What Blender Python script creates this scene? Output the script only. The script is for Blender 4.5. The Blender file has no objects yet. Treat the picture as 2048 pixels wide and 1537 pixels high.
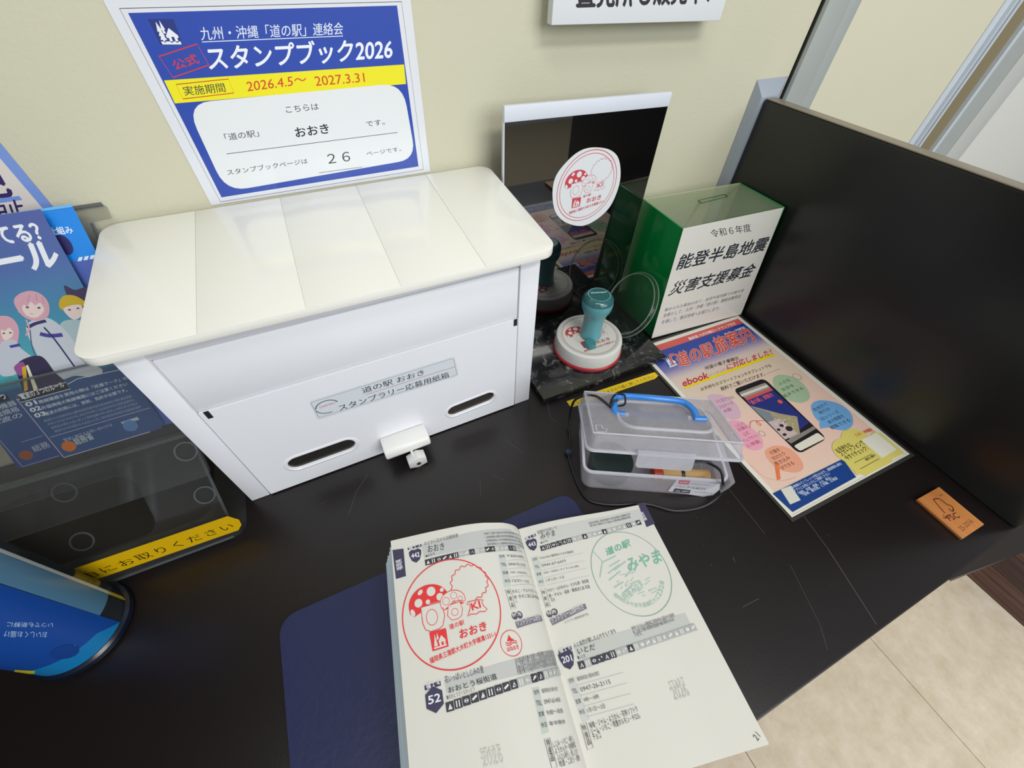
import bpy, bmesh, math, random
from mathutils import Vector, Matrix
from mathutils.geometry import tessellate_polygon
random.seed(4)
PI = math.pi
S = 0.001          # everything below is given in millimetres from the wall / table-top corner line
ZT = 745.0         # height of the table top above the floor

# ---------------------------------------------------------------- camera
CAM = Vector((-144.501, -470.692, 439.749))
ROT = (0.719561, -0.0230157, -0.433472)
FPX = 823.977
scene = bpy.context.scene
cd = bpy.data.cameras.new('camera'); cam = bpy.data.objects.new('camera', cd)
scene.collection.objects.link(cam)
cam.location = (CAM.x*S, CAM.y*S, (CAM.z+ZT)*S); cam.rotation_euler = ROT
cd.sensor_width = 36; cd.lens = FPX/2048*36; cd.clip_start = 0.01; cd.clip_end = 50
scene.camera = cam

# ---------------------------------------------------------------- world, lamps, exposure
scene.view_settings.view_transform = 'Standard'; scene.view_settings.look = 'None'
scene.view_settings.gamma = 1; scene.view_settings.use_curve_mapping = False
scene.view_settings.exposure = 0.0
w = bpy.data.worlds.new('world'); scene.world = w; w.use_nodes = True
bg = w.node_tree.nodes['Background']; bg.inputs[0].default_value = (0.93, 0.97, 1.0, 1); bg.inputs[1].default_value = 0.26
def area(name, loc, size, sy, power, col, target):
    l = bpy.data.lights.new(name, 'AREA'); l.shape = 'RECTANGLE'; l.size = size; l.size_y = sy; l.energy = power; l.color = col
    o = bpy.data.objects.new(name, l); scene.collection.objects.link(o)
    o.location = Vector(loc); d = Vector(target)-Vector(loc); o.rotation_euler = d.to_track_quat('-Z', 'Y').to_euler()
    return o
area('ceiling_lamp', (0.3, -1.9, 2.75), 1.2, 0.3, 22, (1, .97, .91), (0.2, -0.2, 0.8))
area('ceiling_lamp', (-0.35, -1.0, 2.75), 1.2, 0.3, 9, (.95, .98, 1), (0, -0.2, 0.8))
area('window_light', (0.9, -3.2, 2.1), 2.6, 1.4, 53, (.92, .96, 1), (0.1, 0, 0.9))

# ---------------------------------------------------------------- helpers
COL = scene.collection
def lin(c):
    return c/12.92 if c <= 0.04045 else ((c+0.055)/1.055)**2.4
def rgb(h):
    if isinstance(h, str):
        return tuple(lin(int(h[i:i+2], 16)/255) for i in (0, 2, 4))
    return h
_m = {}
scene.cycles.transparent_max_bounces = 40
def mat(name, col, rough=.5, coat=0, metal=0, spec=.5, ior=1.5, trans=0, bump=None, coatr=.05):
    if name in _m: return _m[name]
    m = bpy.data.materials.new(name); m.use_nodes = True; n = m.node_tree.nodes; L = m.node_tree.links
    b = n['Principled BSDF']; b.inputs['Base Color'].default_value = (*rgb(col), 1); b.inputs['Roughness'].default_value = rough
    b.inputs['Metallic'].default_value = metal; b.inputs['IOR'].default_value = ior
    b.inputs['Specular IOR Level'].default_value = spec; b.inputs['Transmission Weight'].default_value = trans
    b.inputs['Coat Weight'].default_value = coat; b.inputs['Coat Roughness'].default_value = coatr
    tc = n.new('ShaderNodeTexCoord'); nz = n.new('ShaderNodeTexNoise')
    sc, st, cv = bump or (400, .02, .03)
    nz.inputs['Scale'].default_value = sc; L.new(tc.outputs['Object'], nz.inputs['Vector'])
    bp = n.new('ShaderNodeBump'); bp.inputs['Strength'].default_value = st; bp.inputs['Distance'].default_value = .001
    L.new(nz.outputs['Fac'], bp.inputs['Height']); L.new(bp.outputs[0], b.inputs['Normal'])
    if cv:
        mx = n.new('ShaderNodeMix'); mx.data_type = 'RGBA'; c = rgb(col)
        nz2 = n.new('ShaderNodeTexNoise'); nz2.inputs['Scale'].default_value = sc*.04; L.new(tc.outputs['Object'], nz2.inputs['Vector'])
        L.new(nz2.outputs['Fac'], mx.inputs[0])
        mx.inputs[6].default_value = (*[x*(1-cv) for x in c], 1); mx.inputs[7].default_value = (*[min(1, x*(1+cv)) for x in c], 1)
        L.new(mx.outputs[2], b.inputs['Base Color'])
    _m[name] = m; return m
def print_mat(name, rough, coat, coatr=.06, bump=.0):
    if name in _m: return _m[name]
    m = bpy.data.materials.new(name); m.use_nodes = True; n = m.node_tree.nodes; L = m.node_tree.links
    b = n['Principled BSDF']; a = n.new('ShaderNodeAttribute'); a.attribute_name = 'ink'
    L.new(a.outputs['Color'], b.inputs['Base Color']); b.inputs['Roughness'].default_value = rough
    b.inputs['Coat Weight'].default_value = coat; b.inputs['Coat Roughness'].default_value = coatr
    if bump:
        tc = n.new('ShaderNodeTexCoord'); nz = n.new('ShaderNodeTexNoise'); nz.inputs['Scale'].default_value = 28
        L.new(tc.outputs['Object'], nz.inputs['Vector']); bp = n.new('ShaderNodeBump'); bp.inputs['Strength'].default_value = bump
        bp.inputs['Distance'].default_value = .002; L.new(nz.outputs['Fac'], bp.inputs['Height'])
        L.new(bp.outputs[0], b.inputs['Coat Normal']); L.new(bp.outputs[0], b.inputs['Normal'])
    _m[name] = m; return m
def clear_mat(name, tint, milk, milkcol, rough=.08, ior=1.5):
    """thin clear plastic: passes tinted light straight through, with a milky glossy skin"""
    if name in _m: return _m[name]
    m = bpy.data.materials.new(name); m.use_nodes = True; n = m.node_tree.nodes; L = m.node_tree.links
    b = n['Principled BSDF']; b.inputs['Base Color'].default_value = (*rgb(milkcol), 1); b.inputs['Roughness'].default_value = rough
    t = n.new('ShaderNodeBsdfTransparent'); t.inputs[0].default_value = (*rgb(tint), 1)
    g = n.new('ShaderNodeBsdfGlossy'); g.inputs['Roughness'].default_value = rough
    lw = n.new('ShaderNodeLayerWeight'); lw.inputs[0].default_value = .5
    pw_ = n.new('ShaderNodeMath'); pw_.operation = 'POWER'; pw_.inputs[1].default_value = 4; L.new(lw.outputs['Facing'], pw_.inputs[0])
    fr = n.new('ShaderNodeMapRange'); f0 = ((ior-1)/(ior+1))**2; fr.inputs[3].default_value = f0; fr.inputs[4].default_value = .4; L.new(pw_.outputs[0], fr.inputs[0])
    nz = n.new('ShaderNodeTexNoise'); nz.inputs['Scale'].default_value = 60; tc = n.new('ShaderNodeTexCoord'); L.new(tc.outputs['Object'], nz.inputs['Vector'])
    mr = n.new('ShaderNodeMapRange'); mr.inputs[3].default_value = milk*.85; mr.inputs[4].default_value = milk*1.15; L.new(nz.outputs['Fac'], mr.inputs[0])
    tl = n.new('ShaderNodeBsdfTranslucent'); tl.inputs[0].default_value = (*rgb(milkcol), 1); m0 = n.new('ShaderNodeMixShader'); m0.inputs[0].default_value = .4
    L.new(b.outputs[0], m0.inputs[1]); L.new(tl.outputs[0], m0.inputs[2])
    m1 = n.new('ShaderNodeMixShader'); L.new(mr.outputs[0], m1.inputs[0]); L.new(t.outputs[0], m1.inputs[1]); L.new(m0.outputs[0], m1.inputs[2])
    m2 = n.new('ShaderNodeMixShader'); L.new(fr.outputs[0], m2.inputs[0]); L.new(m1.outputs[0], m2.inputs[1]); L.new(g.outputs[0], m2.inputs[2])
    L.new(m2.outputs[0], n['Material Output'].inputs[0]); _m[name] = m; return m

ORG = {}
def tag(o, label=None, cat=None, group=None, kind=None):
    if label: o['label'] = label
    if cat: o['category'] = cat
    if group: o['group'] = group
    if kind: o['kind'] = kind
    return o
def thing(name, org, label, cat, group=None):
    o = bpy.data.objects.new(name, None); COL.objects.link(o); o.empty_display_size = .02
    o.location = (org[0]*S, org[1]*S, (org[2]+ZT)*S); ORG[o.name] = Vector(org); return tag(o, label, cat, group)
def mk(name, vs, fs, m, parent=None, smooth=False, bevel=0, org=None, seg=2):
    """vertices in mm (table frame)"""
    vs = [Vector(v) for v in vs]
    if parent is not None: og = ORG[parent.name]
    elif org is not None: og = Vector(org)
    else:
        lo = Vector([min(v[i] for v in vs) for i in range(3)]); hi = Vector([max(v[i] for v in vs) for i in range(3)])
        og = Vector(((lo.x+hi.x)/2, (lo.y+hi.y)/2, lo.z))
    me = bpy.data.meshes.new(name); me.from_pydata([(v-og)*S for v in vs], [], fs)
    if bevel:
        bm = bmesh.new(); bm.from_mesh(me); bmesh.ops.recalc_face_normals(bm, faces=bm.faces)
        ed = [e for e in bm.edges if len(e.link_faces) == 2 and e.calc_face_angle(0) > .6]
        bmesh.ops.bevel(bm, geom=ed, offset=bevel*S, segments=seg, profile=.5, affect='EDGES', clamp_overlap=True)
        bm.to_mesh(me); bm.free()
    else:
        bm = bmesh.new(); bm.from_mesh(me); bmesh.ops.recalc_face_normals(bm, faces=bm.faces); bm.to_mesh(me); bm.free()
    me.materials.append(m)
    if smooth or bevel:
        for p in me.polygons: p.use_smooth = True
        me.set_sharp_from_angle(angle=.6)
    o = bpy.data.objects.new(name, me); COL.objects.link(o)
    if parent is not None: o.parent = parent
    else: o.location = (og.x*S, og.y*S, (og.z+ZT)*S)
    ORG[o.name] = og
    return o
def box(x0, x1, y0, y1, z0, z1):
    v = [(x, y, z) for z in (z0, z1) for x, y in ((x0, y0), (x1, y0), (x1, y1), (x0, y1))]
    return v, [(3, 2, 1, 0), (4, 5, 6, 7), (0, 1, 5, 4), (1, 2, 6, 5), (2, 3, 7, 6), (3, 0, 4, 7)]
def hexa(bot, top):
    return list(bot)+list(top), [(3, 2, 1, 0), (4, 5, 6, 7), (0, 1, 5, 4), (1, 2, 6, 5), (2, 3, 7, 6), (3, 0, 4, 7)]
def join(*parts):
    V, F = [], []
    for v, f in parts:
        k = len(V); V += list(v); F += [tuple(i+k for i in g) for g in f]
    return V, F
def prism(poly, z0, z1, T=None):
    """poly: 2D outline; T maps (u,v,w)->xyz"""
    T = T or (lambda u, v, h: (u, v, h)); n = len(poly)
    vs = [T(u, v, z0) for u, v in poly]+[T(u, v, z1) for u, v in poly]
    tri = tessellate_polygon([[Vector((u, v, 0)) for u, v in poly]])
    fs = [tuple(t) for t in tri]+[tuple(i+n for i in t) for t in tri]+[(i, (i+1) % n, (i+1) % n+n, i+n) for i in range(n)]
    return vs, fs
def ring_prism(outer, inner, z0, z1, T=None):
    T = T or (lambda u, v, h: (u, v, h)); n = len(outer)
    vs = [T(u, v, z) for z in (z0, z1) for P in (outer, inner) for u, v in P]
    fs = []
    for i in range(n):
        j = (i+1) % n
        fs += [(i, j, n+j, n+i), (2*n+i, 2*n+j, 3*n+j, 3*n+i), (i, j, 2*n+j, 2*n+i), (n+i, n+j, 3*n+j, 3*n+i)]
    return vs, fs
def rrect(x0, y0, x1, y1, r, n=6):
    P = []
    for cx, cy, a in ((x1-r, y1-r, 0), (x0+r, y1-r, 90), (x0+r, y0+r, 180), (x1-r, y0+r, 270)):
        for k in range(n+1):
            t = math.radians(a+90*k/n); P.append((cx+r*math.cos(t), cy+r*math.sin(t)))
    return P
def lathe(c, prof, n=64, N=(0, 0, 1), close=False):
    """prof: [(r, h)] around axis N through c"""
    c = Vector(c); N = Vector(N).normalized(); U = (Vector((0, 0, 1)).cross(N) if abs(N.z) < .99 else Vector((1, 0, 0))).normalized(); W = N.cross(U)
    vs, fs = [], []
    for r, h in prof:
        for k in range(n):
            t = 2*PI*k/n; vs.append(c+N*h+(U*math.cos(t)+W*math.sin(t))*r)
    m = len(prof)
    for i in range(m if close else m-1):
        j = (i+1) % m
        for k in range(n):
            l = (k+1) % n; fs.append((i*n+k, i*n+l, j*n+l, j*n+k))
    if not close:
        if prof[0][0] > 1e-6: fs.append(tuple(range(n)))
        if prof[-1][0] > 1e-6: fs.append(tuple((m-1)*n+k for k in range(n)))
    return vs, fs
def tube(pts, r, n=10, closed=False):
    pts = [Vector(p) for p in pts]; vs, fs = [], []; m = len(pts); up = None
    for i, p in enumerate(pts):
        a = pts[(i-1) % m] if (closed or i) else p; b = pts[(i+1) % m] if (closed or i < m-1) else p
        d = (b-a).normalized()
        if up is None: up = d.orthogonal().normalized()
        up = (up-d*up.dot(d)).normalized(); q = d.cross(up); rr = r[i] if isinstance(r, (list, tuple)) else r
        for k in range(n):
            t = 2*PI*k/n; vs.append(p+(up*math.cos(t)+q*math.sin(t))*rr)
    for i in range(m if closed else m-1):
        j = (i+1) % m
        for k in range(n):
            l = (k+1) % n; fs.append((i*n+k, i*n+l, j*n+l, j*n+k))
    if not closed: fs += [tuple(range(n)), tuple((m-1)*n+k for k in range(n))]
    return vs, fs
def spline(P, n=12, closed=False):
    P = [Vector(p) for p in P]; out = []; m = len(P)
    rng = range(m) if closed else range(m-1)
    for i in rng:
        g = (lambda k: P[k % m]) if closed else (lambda k: P[max(0, min(m-1, k))])
        a, b, c, d = g(i-1), g(i), g(i+1), g(i+2)
        for k in range(n):
            t = k/n; out.append(.5*((2*b)+(-a+c)*t+(2*a-5*b+4*c-d)*t*t+(-a+3*b-3*c+d)*t**3))
    if not closed: out.append(P[-1])
    return out

# back-projection of a measured photo point onto a real plane or surface of the place
_R = cam.rotation_euler.to_matrix()
def ray(px, py): return _R @ Vector(((px-1024)/FPX, -(py-768.5)/FPX, -1))
def at(px, py, ax, v):
    d = ray(px, py); return CAM+d*((v-CAM[ax])/d[ax])
def pj(P):
    p = _R.transposed() @ (Vector(P)-CAM); return 1024-FPX*p.x/p.z, 768.5+FPX*p.y/p.z
class Sheet:
    """a printed surface: flat (O,U,V,N) or curved (f); collects ink shapes, then builds one mesh"""
    def __init__(s, O=None, U=None, V=None, f=None, step=None, lift=.06, guess=(0, 0)):
        s.f = f; s.step = step; s.lift = lift; s.n = 0; s.vs = []; s.fs = []; s.cs = []; s.guess = guess
        if f is None:
            s.O = Vector(O); s.U = Vector(U).normalized(); s.V = Vector(V).normalized(); s.N = s.U.cross(s.V).normalized()
    def P(s, u, v, h=0):
        if s.f: return s.f(u, v, h)
        return s.O+s.U*u+s.V*v+s.N*h
    def uv(s, p):
        if s.f is None:
            d = ray(*p); t = s.N.dot(s.O-CAM)/s.N.dot(d); q = CAM+d*t-s.O; return (q.dot(s.U), q.dot(s.V))
        u, v = s.guess
        for k in range(40):
            a = pj(s.P(u, v)); e = (p[0]-a[0], p[1]-a[1])
            if abs(e[0])+abs(e[1]) < .02: break
            b = pj(s.P(u+.5, v)); c = pj(s.P(u, v+.5))
            j = ((b[0]-a[0])*2, (c[0]-a[0])*2, (b[1]-a[1])*2, (c[1]-a[1])*2); D = j[0]*j[3]-j[1]*j[2]
            if abs(D) < 1e-6: D = 1e-6
            du = (e[0]*j[3]-j[1]*e[1])/D; dv = (j[0]*e[1]-e[0]*j[2])/D; L = max(1, math.hypot(du, dv)/25)
            u += du/L; v += dv/L
        return (u, v)
    def layer(s, up=True):
        s.n += 1; return (.22+s.n*.0015) if s.step else .02+s.n*.004
    def tris(s, pts, tris, col, h, cols=None):
        """pts in uv"""
        if s.step:
            pts = list(pts); work = list(tris); out = []; cache = {}
            while work:
                a, b, c = work.pop(); E = [(math.dist(pts[a], pts[b]), a, b, c), (math.dist(pts[b], pts[c]), b, c, a), (math.dist(pts[c], pts[a]), c, a, b)]
                L, p, q, r = max(E)
                if L > s.step:
                    k = (min(p, q), max(p, q))
                    if k not in cache:
                        cache[k] = len(pts); pts.append(((pts[p][0]+pts[q][0])/2, (pts[p][1]+pts[q][1])/2))
                    mdp = cache[k]; work += [(p, mdp, r), (mdp, q, r)]
                else: out.append((a, b, c))
            tris = out
        k = len(s.vs); s.vs += [s.P(u, v, h) for u, v in pts]
        for t in tris:
            s.fs.append(tuple(i+k for i in t)); s.cs.append(col if cols is None else [cols[i] for i in t])
    def poly(s, pts, col, h=None, px=True):
        q = [s.uv(p) for p in pts] if px else list(pts)
        tr = tessellate_polygon([[Vector((*p, 0)) for p in q]])
        s.tris(q, [tuple(t) for t in tr], rgb(col), s.layer() if h is None else h)
    def grad(s, quad, c0, c1, h=None, px=True, n=16, cc=None):
        """quad a,b (start side) c,d (end side, same order) with stops"""
        q = [s.uv(p) for p in quad] if px else quad; st = cc or [(0, c0), (1, c1)]; h = s.layer() if h is None else h
        P, T, Cc = [], [], []
        for i in range(n+1):
            t = i/n; P += [(q[0][0]+(q[2][0]-q[0][0])*t, q[0][1]+(q[2][1]-q[0][1])*t), (q[1][0]+(q[3][0]-q[1][0])*t, q[1][1]+(q[3][1]-q[1][1])*t)]
            for (t0, a), (t1, b) in zip(st, st[1:]):
                if t0 <= t <= t1+1e-6:
                    k = (t-t0)/(t1-t0); a, b = rgb(a), rgb(b); c = tuple(a[j]+(b[j]-a[j])*k for j in range(3)); break
            Cc += [c, c]
            if i: T += [(2*i-2, 2*i-1, 2*i+1), (2*i-2, 2*i+1, 2*i)]
        s.tris(P, T, None, h, cols=Cc) if not s.step else s.tris(P, T, Cc[n], h)
    def line(s, a, b, wd, col, h=None, px=True):
        if px: a, b = s.uv(a), s.uv(b)
        d = (b[0]-a[0], b[1]-a[1]); L = math.hypot(*d) or 1; n = (-d[1]/L*wd/2, d[0]/L*wd/2)
        s.poly([(a[0]+n[0], a[1]+n[1]), (b[0]+n[0], b[1]+n[1]), (b[0]-n[0], b[1]-n[1]), (a[0]-n[0], a[1]-n[1])], col, h, px=False)
    def path(s, pts, wd, col, h=None, px=True, closed=False, smooth=0):
        q = [s.uv(p) for p in pts] if px else list(pts)
        if smooth: q = [(p.x, p.y) for p in spline([(a, b, 0) for a, b in q], smooth, closed)]
        h = s.layer() if h is None else h; n = len(q); A = []
        for i in range(n):
            a = q[(i-1) % n] if closed or i else q[i]; b = q[(i+1) % n] if closed or i < n-1 else q[i]
            d = (b[0]-a[0], b[1]-a[1]); L = math.hypot(*d) or 1; m = (-d[1]/L*wd/2, d[0]/L*wd/2)
            A += [(q[i][0]+m[0], q[i][1]+m[1]), (q[i][0]-m[0], q[i][1]-m[1])]
        T = []
        for i in range(n if closed else n-1):
            j = (i+1) % n; T += [(2*i, 2*i+1, 2*j+1), (2*i, 2*j+1, 2*j)]
        s.tris(A, T, rgb(col), h)
    def disc(s, c, ru, rv, col, h=None, px=True, n=28, rot=0):
        if px: c = s.uv(c)
        s.poly([(c[0]+ru*math.cos(t)*math.cos(rot)-rv*math.sin(t)*math.sin(rot), c[1]+ru*math.cos(t)*math.sin(rot)+rv*math.sin(t)*math.cos(rot)) for t in [2*PI*k/n for k in range(n)]], col, h, px=False)
    def circ(s, c, ru, rv, wd, col, h=None, px=True, n=64, a0=0, a1=2*PI, rot=0):
        if px: c = s.uv(c)
        full = abs(a1-a0-2*PI) < 1e-6
        q = [(c[0]+ru*math.cos(t)*math.cos(rot)-rv*math.sin(t)*math.sin(rot), c[1]+ru*math.cos(t)*math.sin(rot)+rv*math.sin(t)*math.cos(rot)) for t in [a0+(a1-a0)*k/n for k in range(n+(0 if full else 1))]]
        s.path(q, wd, col, h, px=False, closed=full)
    def text(s, body, a, b, c, col, bold=0, h=None, px=True, res=3, space=1.0):
        """baseline from a to b; c = top-left point of the lettering, or its height in mm"""
        vs, tr = glyphs(body, bold, res, space)
        x0 = min(v[0] for v in vs); x1 = max(v[0] for v in vs); y0 = min(v[1] for v in vs); y1 = max(v[1] for v in vs)
        if px: a, b = s.uv(a), s.uv(b)
        d = (b[0]-a[0], b[1]-a[1]); L = math.hypot(*d)
        if isinstance(c, (int, float)): e = (-d[1]/L*c, d[0]/L*c)
        else:
            c = s.uv(c) if px else c; e = (c[0]-a[0], c[1]-a[1])
        h = s.layer() if h is None else h; q = []
        for x, y in vs:
            f, g = (x-x0)/(x1-x0), (y-y0)/(y1-y0); q.append((a[0]+d[0]*f+e[0]*g, a[1]+d[1]*f+e[1]*g))
        st, s.step = s.step, None; s.tris(q, tr, rgb(col), h)
        if bold > .004:   # heavier type: the outline again, shifted by the extra stroke width
            w_ = bold*.75/max(.1, x1-x0); w2 = bold*.75/max(.1, y1-y0)
            for i, (fx, fy) in enumerate(((1, 0), (-1, 0), (0, 1), (0, -1)) if bold > .012 else ((1, 0),)):
                ox, oy = d[0]*w_*fx+e[0]*w2*fy, d[1]*w_*fx+e[1]*w2*fy; s.tris([(a_+ox, b_+oy) for a_, b_ in q], tr, rgb(col), h+(i+1)*.0002)
        s.step = st
    def build(s, name, m, parent=None, org=None):
        og = ORG[parent.name] if parent is not None else Vector(org) if org is not None else s.P(*s.guess)
        me = bpy.data.meshes.new(name); me.from_pydata([(Vector(v)-og)*S for v in s.vs], [], s.fs)
        at_ = me.attributes.new('ink', 'FLOAT_COLOR', 'CORNER'); dat = []
        for p, c in zip(me.polygons, s.cs):
            for i in range(p.loop_total):
                k = c[i] if isinstance(c, list) else c; dat += [k[0], k[1], k[2], 1]
        at_.data.foreach_set('color', dat); me.materials.append(m)
        o = bpy.data.objects.new(name, me); COL.objects.link(o)
        if parent is not None: o.parent = parent
        else: o.location = (og.x*S, og.y*S, (og.z+ZT)*S)
        ORG[o.name] = og; return o
_g = {}
def glyphs(body, bold, res, space=1.0):
    k = (body, bold, res, space)
    if k not in _g:
        cu = bpy.data.curves.new('t', 'FONT'); cu.body = body; cu.size = 1; cu.resolution_u = res; cu.space_character = space; cu.fill_mode = 'FRONT'
        o = bpy.data.objects.new('t', cu); me = o.to_mesh(); me.calc_loop_triangles()
        _g[k] = ([(v.co.x, v.co.y) for v in me.vertices], [tuple(t.vertices) for t in me.loop_triangles])
        o.to_mesh_clear(); bpy.data.objects.remove(o); bpy.data.curves.remove(cu)
    return _g[k]
KAN = '道駅九州沖縄福岡県特産品営業時間休館日電話住所大木町物産館直売所農産物加工品温泉施設駐車場案内休憩年中無休おかずのりにはをてがもみかんいちご'
def blurb(n, seed=0):
    r = random.Random(seed*77+n); return ''.join(r.choice(KAN) for _ in range(n))

# ================================================================ SETTING
m_wall = mat('wall_paint_beige', 'cfccb4', .75, bump=(250, .25, .03))
m_cream = mat('wall_paint_cream', 'd9d5bd', .6, bump=(250, .1, .02))
m_white = mat('wall_paint_white', 'dcdcd6', .7, bump=(120, .4, .03))
m_alu = mat('aluminium', 'b2b9b6', .42, metal=.2, bump=(900, .1, .04))
m_alul = mat('aluminium_light', 'd4dde6', .35, metal=.15, bump=(900, .1, .04))
m_dark = mat('gasket_black', '1c1c1c', .6)
m_brown = mat('brown_seal', '857a5c', .6)

def struct(name, g, m, **k): return tag(mk(name, *g, m, **k), kind='structure')
struct('wall_back', box(-1500, 500, 0, 80, -ZT, 1600), m_wall, org=(-500, 0, -ZT))
struct('wall_back_cream', box(570, 925, 0, 80, -ZT, 1600), m_cream, org=(700, 0, -ZT))
struct('wall_back_white', box(1172, 3200, 0, 80, -ZT, 1600), m_white, org=(1800, 0, -ZT))
t1 = struct('trim_1', box(503, 544, -9, 40, -ZT, 1600), m_alu, bevel=1, org=(520, 0, -ZT))
mk('lip', *box(545.5, 571, -5, 40, -ZT, 1600), m_alu, t1, bevel=1)
mk('gasket', *box(501.3, 503, -3, 40, -ZT, 1600), m_dark, t1)
t2 = struct('trim_2', box(925, 943, -2, 40, -ZT, 1600), m_alul, org=(950, 0, -ZT))
mk('rail', *box(943, 948, -8, 40, -ZT, 1600), m_alul, t2, bevel=.8)
mk('rail', *box(948, 956, -1, 40, -ZT, 1600), mat('blue_grey_strip', '8a9cab', .4, metal=.3), t2)
mk('rail', *box(956, 963, -8, 40, -ZT, 1600), m_alul, t2, bevel=.8)
mk('seal', *box(963, 1020, -1, 40, -ZT, 1600), m_brown, t2)
mk('rail', *box(1020, 1032, -8, 40, -ZT, 1600), m_alul, t2, bevel=.8)
mk('plate', *box(1032, 1098, -4, 40, -ZT, 1600), m_alu, t2)
mk('gasket', *box(1098, 1101, -2, 40, -ZT, 1600), m_dark, t2)
mk('plate', *box(1101, 1172, -4, 40, -ZT, 1600), mat('pale_frame', 'c3c6c2', .5), t2, bevel=1)

struct('added_wall_left', box(-700, -640, -620, -.5, -ZT, 1600), mat('added_dark_partition', '1a1918', .6), org=(-670, -300, -ZT))  # unseen partition, added to darken the table's reflection and block light from the left
# floor: slab with tiles and wood-look planks laid on it
def tile_mat():
    m = mat('floor_tile', 'd3c5a6', .55, bump=(90, .12, 0)); n = m.node_tree.nodes; L = m.node_tree.links; b = n['Principled BSDF']
    tc = n.new('ShaderNodeTexCoord'); a = n.new('ShaderNodeTexNoise'); a.inputs['Scale'].default_value = 22; a.inputs['Detail'].default_value = 8; a.inputs['Roughness'].default_value = .7
    L.new(tc.outputs['Object'], a.inputs['Vector']); r = n.new('ShaderNodeValToRGB'); L.new(a.outputs['Fac'], r.inputs[0])
    e = r.color_ramp.elements; e[0].position = .3; e[0].color = (*rgb('dac7aa'), 1); e[1].position = .7; e[1].color = (*rgb('f2e4cf'), 1)
    L.new(r.outputs[0], b.inputs['Base Color']); return m
def wood_mat(name, c0, c1):
    m = mat(name, c0, .45, bump=(60, .1, 0)); n = m.node_tree.nodes; L = m.node_tree.links; b = n['Principled BSDF']
    tc = n.new('ShaderNodeTexCoord'); mp = n.new('ShaderNodeMapping'); mp.inputs['Scale'].default_value = (60, 3, 3); L.new(tc.outputs['Object'], mp.inputs[0])
    a = n.new('ShaderNodeTexNoise'); a.inputs['Scale'].default_value = 1.4; a.inputs['Detail'].default_value = 6; L.new(mp.outputs[0], a.inputs['Vector'])
    r = n.new('ShaderNodeValToRGB'); L.new(a.outputs['Fac'], r.inputs[0]); e = r.color_ramp.elements
    e[0].position = .35; e[0].color = (*rgb(c0), 1); e[1].position = .7; e[1].color = (*rgb(c1), 1); L.new(r.outputs[0], b.inputs['Base Color']); return m
fl = struct('floor', box(-2200, 3200, -3200, 80, -ZT-40, -ZT-4), mat('floor_joint', 'a3977c', .8), org=(0, 0, -ZT))
tm = tile_mat(); xs = [-1465, -1015, -565, -115, 335, 787, 1180]; ys = [-200, -650, -1102, -1554, -2006]
for i in range(len(xs)-1):
    for j in range(len(ys)-1):
        x0, x1, y0, y1 = xs[i]+.7, xs[i+1]-.7, ys[j+1]+.7, ys[j]-.7
        mk('tile', *box(x0, x1, y0, y1, -ZT-4, -ZT), tm, fl, bevel=.6)
wm = [wood_mat('floor_wood', '4f3429', '70503e'), wood_mat('floor_wood_dark', '3c2a24', '5a4236')]
for i in range(10):
    mk('plank', *box(1181+i*92, 1181+i*92+90.5, -2006, -200, -ZT-4, -ZT+1), wm[i in (1, 4, 7)], fl, bevel=.8)
# low dark partition beyond the table
pw = struct('wall_right', hexa([(1120, -678, -ZT), (1440, -724, -ZT), (1448, -668, -ZT), (1128, -622, -ZT)], [(1120, -678, -300), (1440, -724, -300), (1448, -668, -300), (1128, -622, -300)]), mat('dark_kick_board', '3a3a42', .5))
struct('baseboard_right', hexa([(1119.5, -682, -ZT), (1440, -728, -ZT), (1440.5, -724.2, -ZT), (1120, -678.2, -ZT)], [(1119.5, -682, -ZT+16), (1440, -728, -ZT+16), (1440.5, -724.2, -ZT+16), (1120, -678.2, -ZT+16)]), mat('pale_base_strip', '8b8574', .4, metal=.4))

# ================================================================ TABLE
def desk_mat(name, col, rough):
    m = mat(name, col, rough, spec=.5, bump=(500, .06, 0)); n = m.node_tree.nodes; L = m.node_tree.links; b = n['Principled BSDF']
    tc = n.new('ShaderNodeTexCoord'); a = n.new('ShaderNodeTexNoise'); a.inputs['Scale'].default_value = 5; a.inputs['Detail'].default_value = 7
    L.new(tc.outputs['Object'], a.inputs['Vector']); r = n.new('ShaderNodeMapRange'); r.inputs[3].default_value = rough*.85; r.inputs[4].default_value = rough*1.25
    L.new(a.outputs['Fac'], r.inputs[0]); L.new(r.outputs[0], b.inputs['Roughness']); return m
m_desk = desk_mat('black_brown_laminate', '191313', .33)
T = thing('display_table', (0, -270, -ZT), 'black-brown laminate table against the beige wall carrying all the boxes and the open book', 'table')
mk('tabletop', *box(-639, 471, -548, -1, -28, 0), m_desk, T, bevel=2.5)
mk('leg', *box(-630, -605, -520, -30, -ZT, -28), m_desk, T, bevel=1)
mk('leg', *box(430, 455, -520, -30, -ZT, -28), m_desk, T, bevel=1)
sc = Sheet((0, 0, .02), (1, 0, 0), (0, 1, 0), lift=.0)
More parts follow.
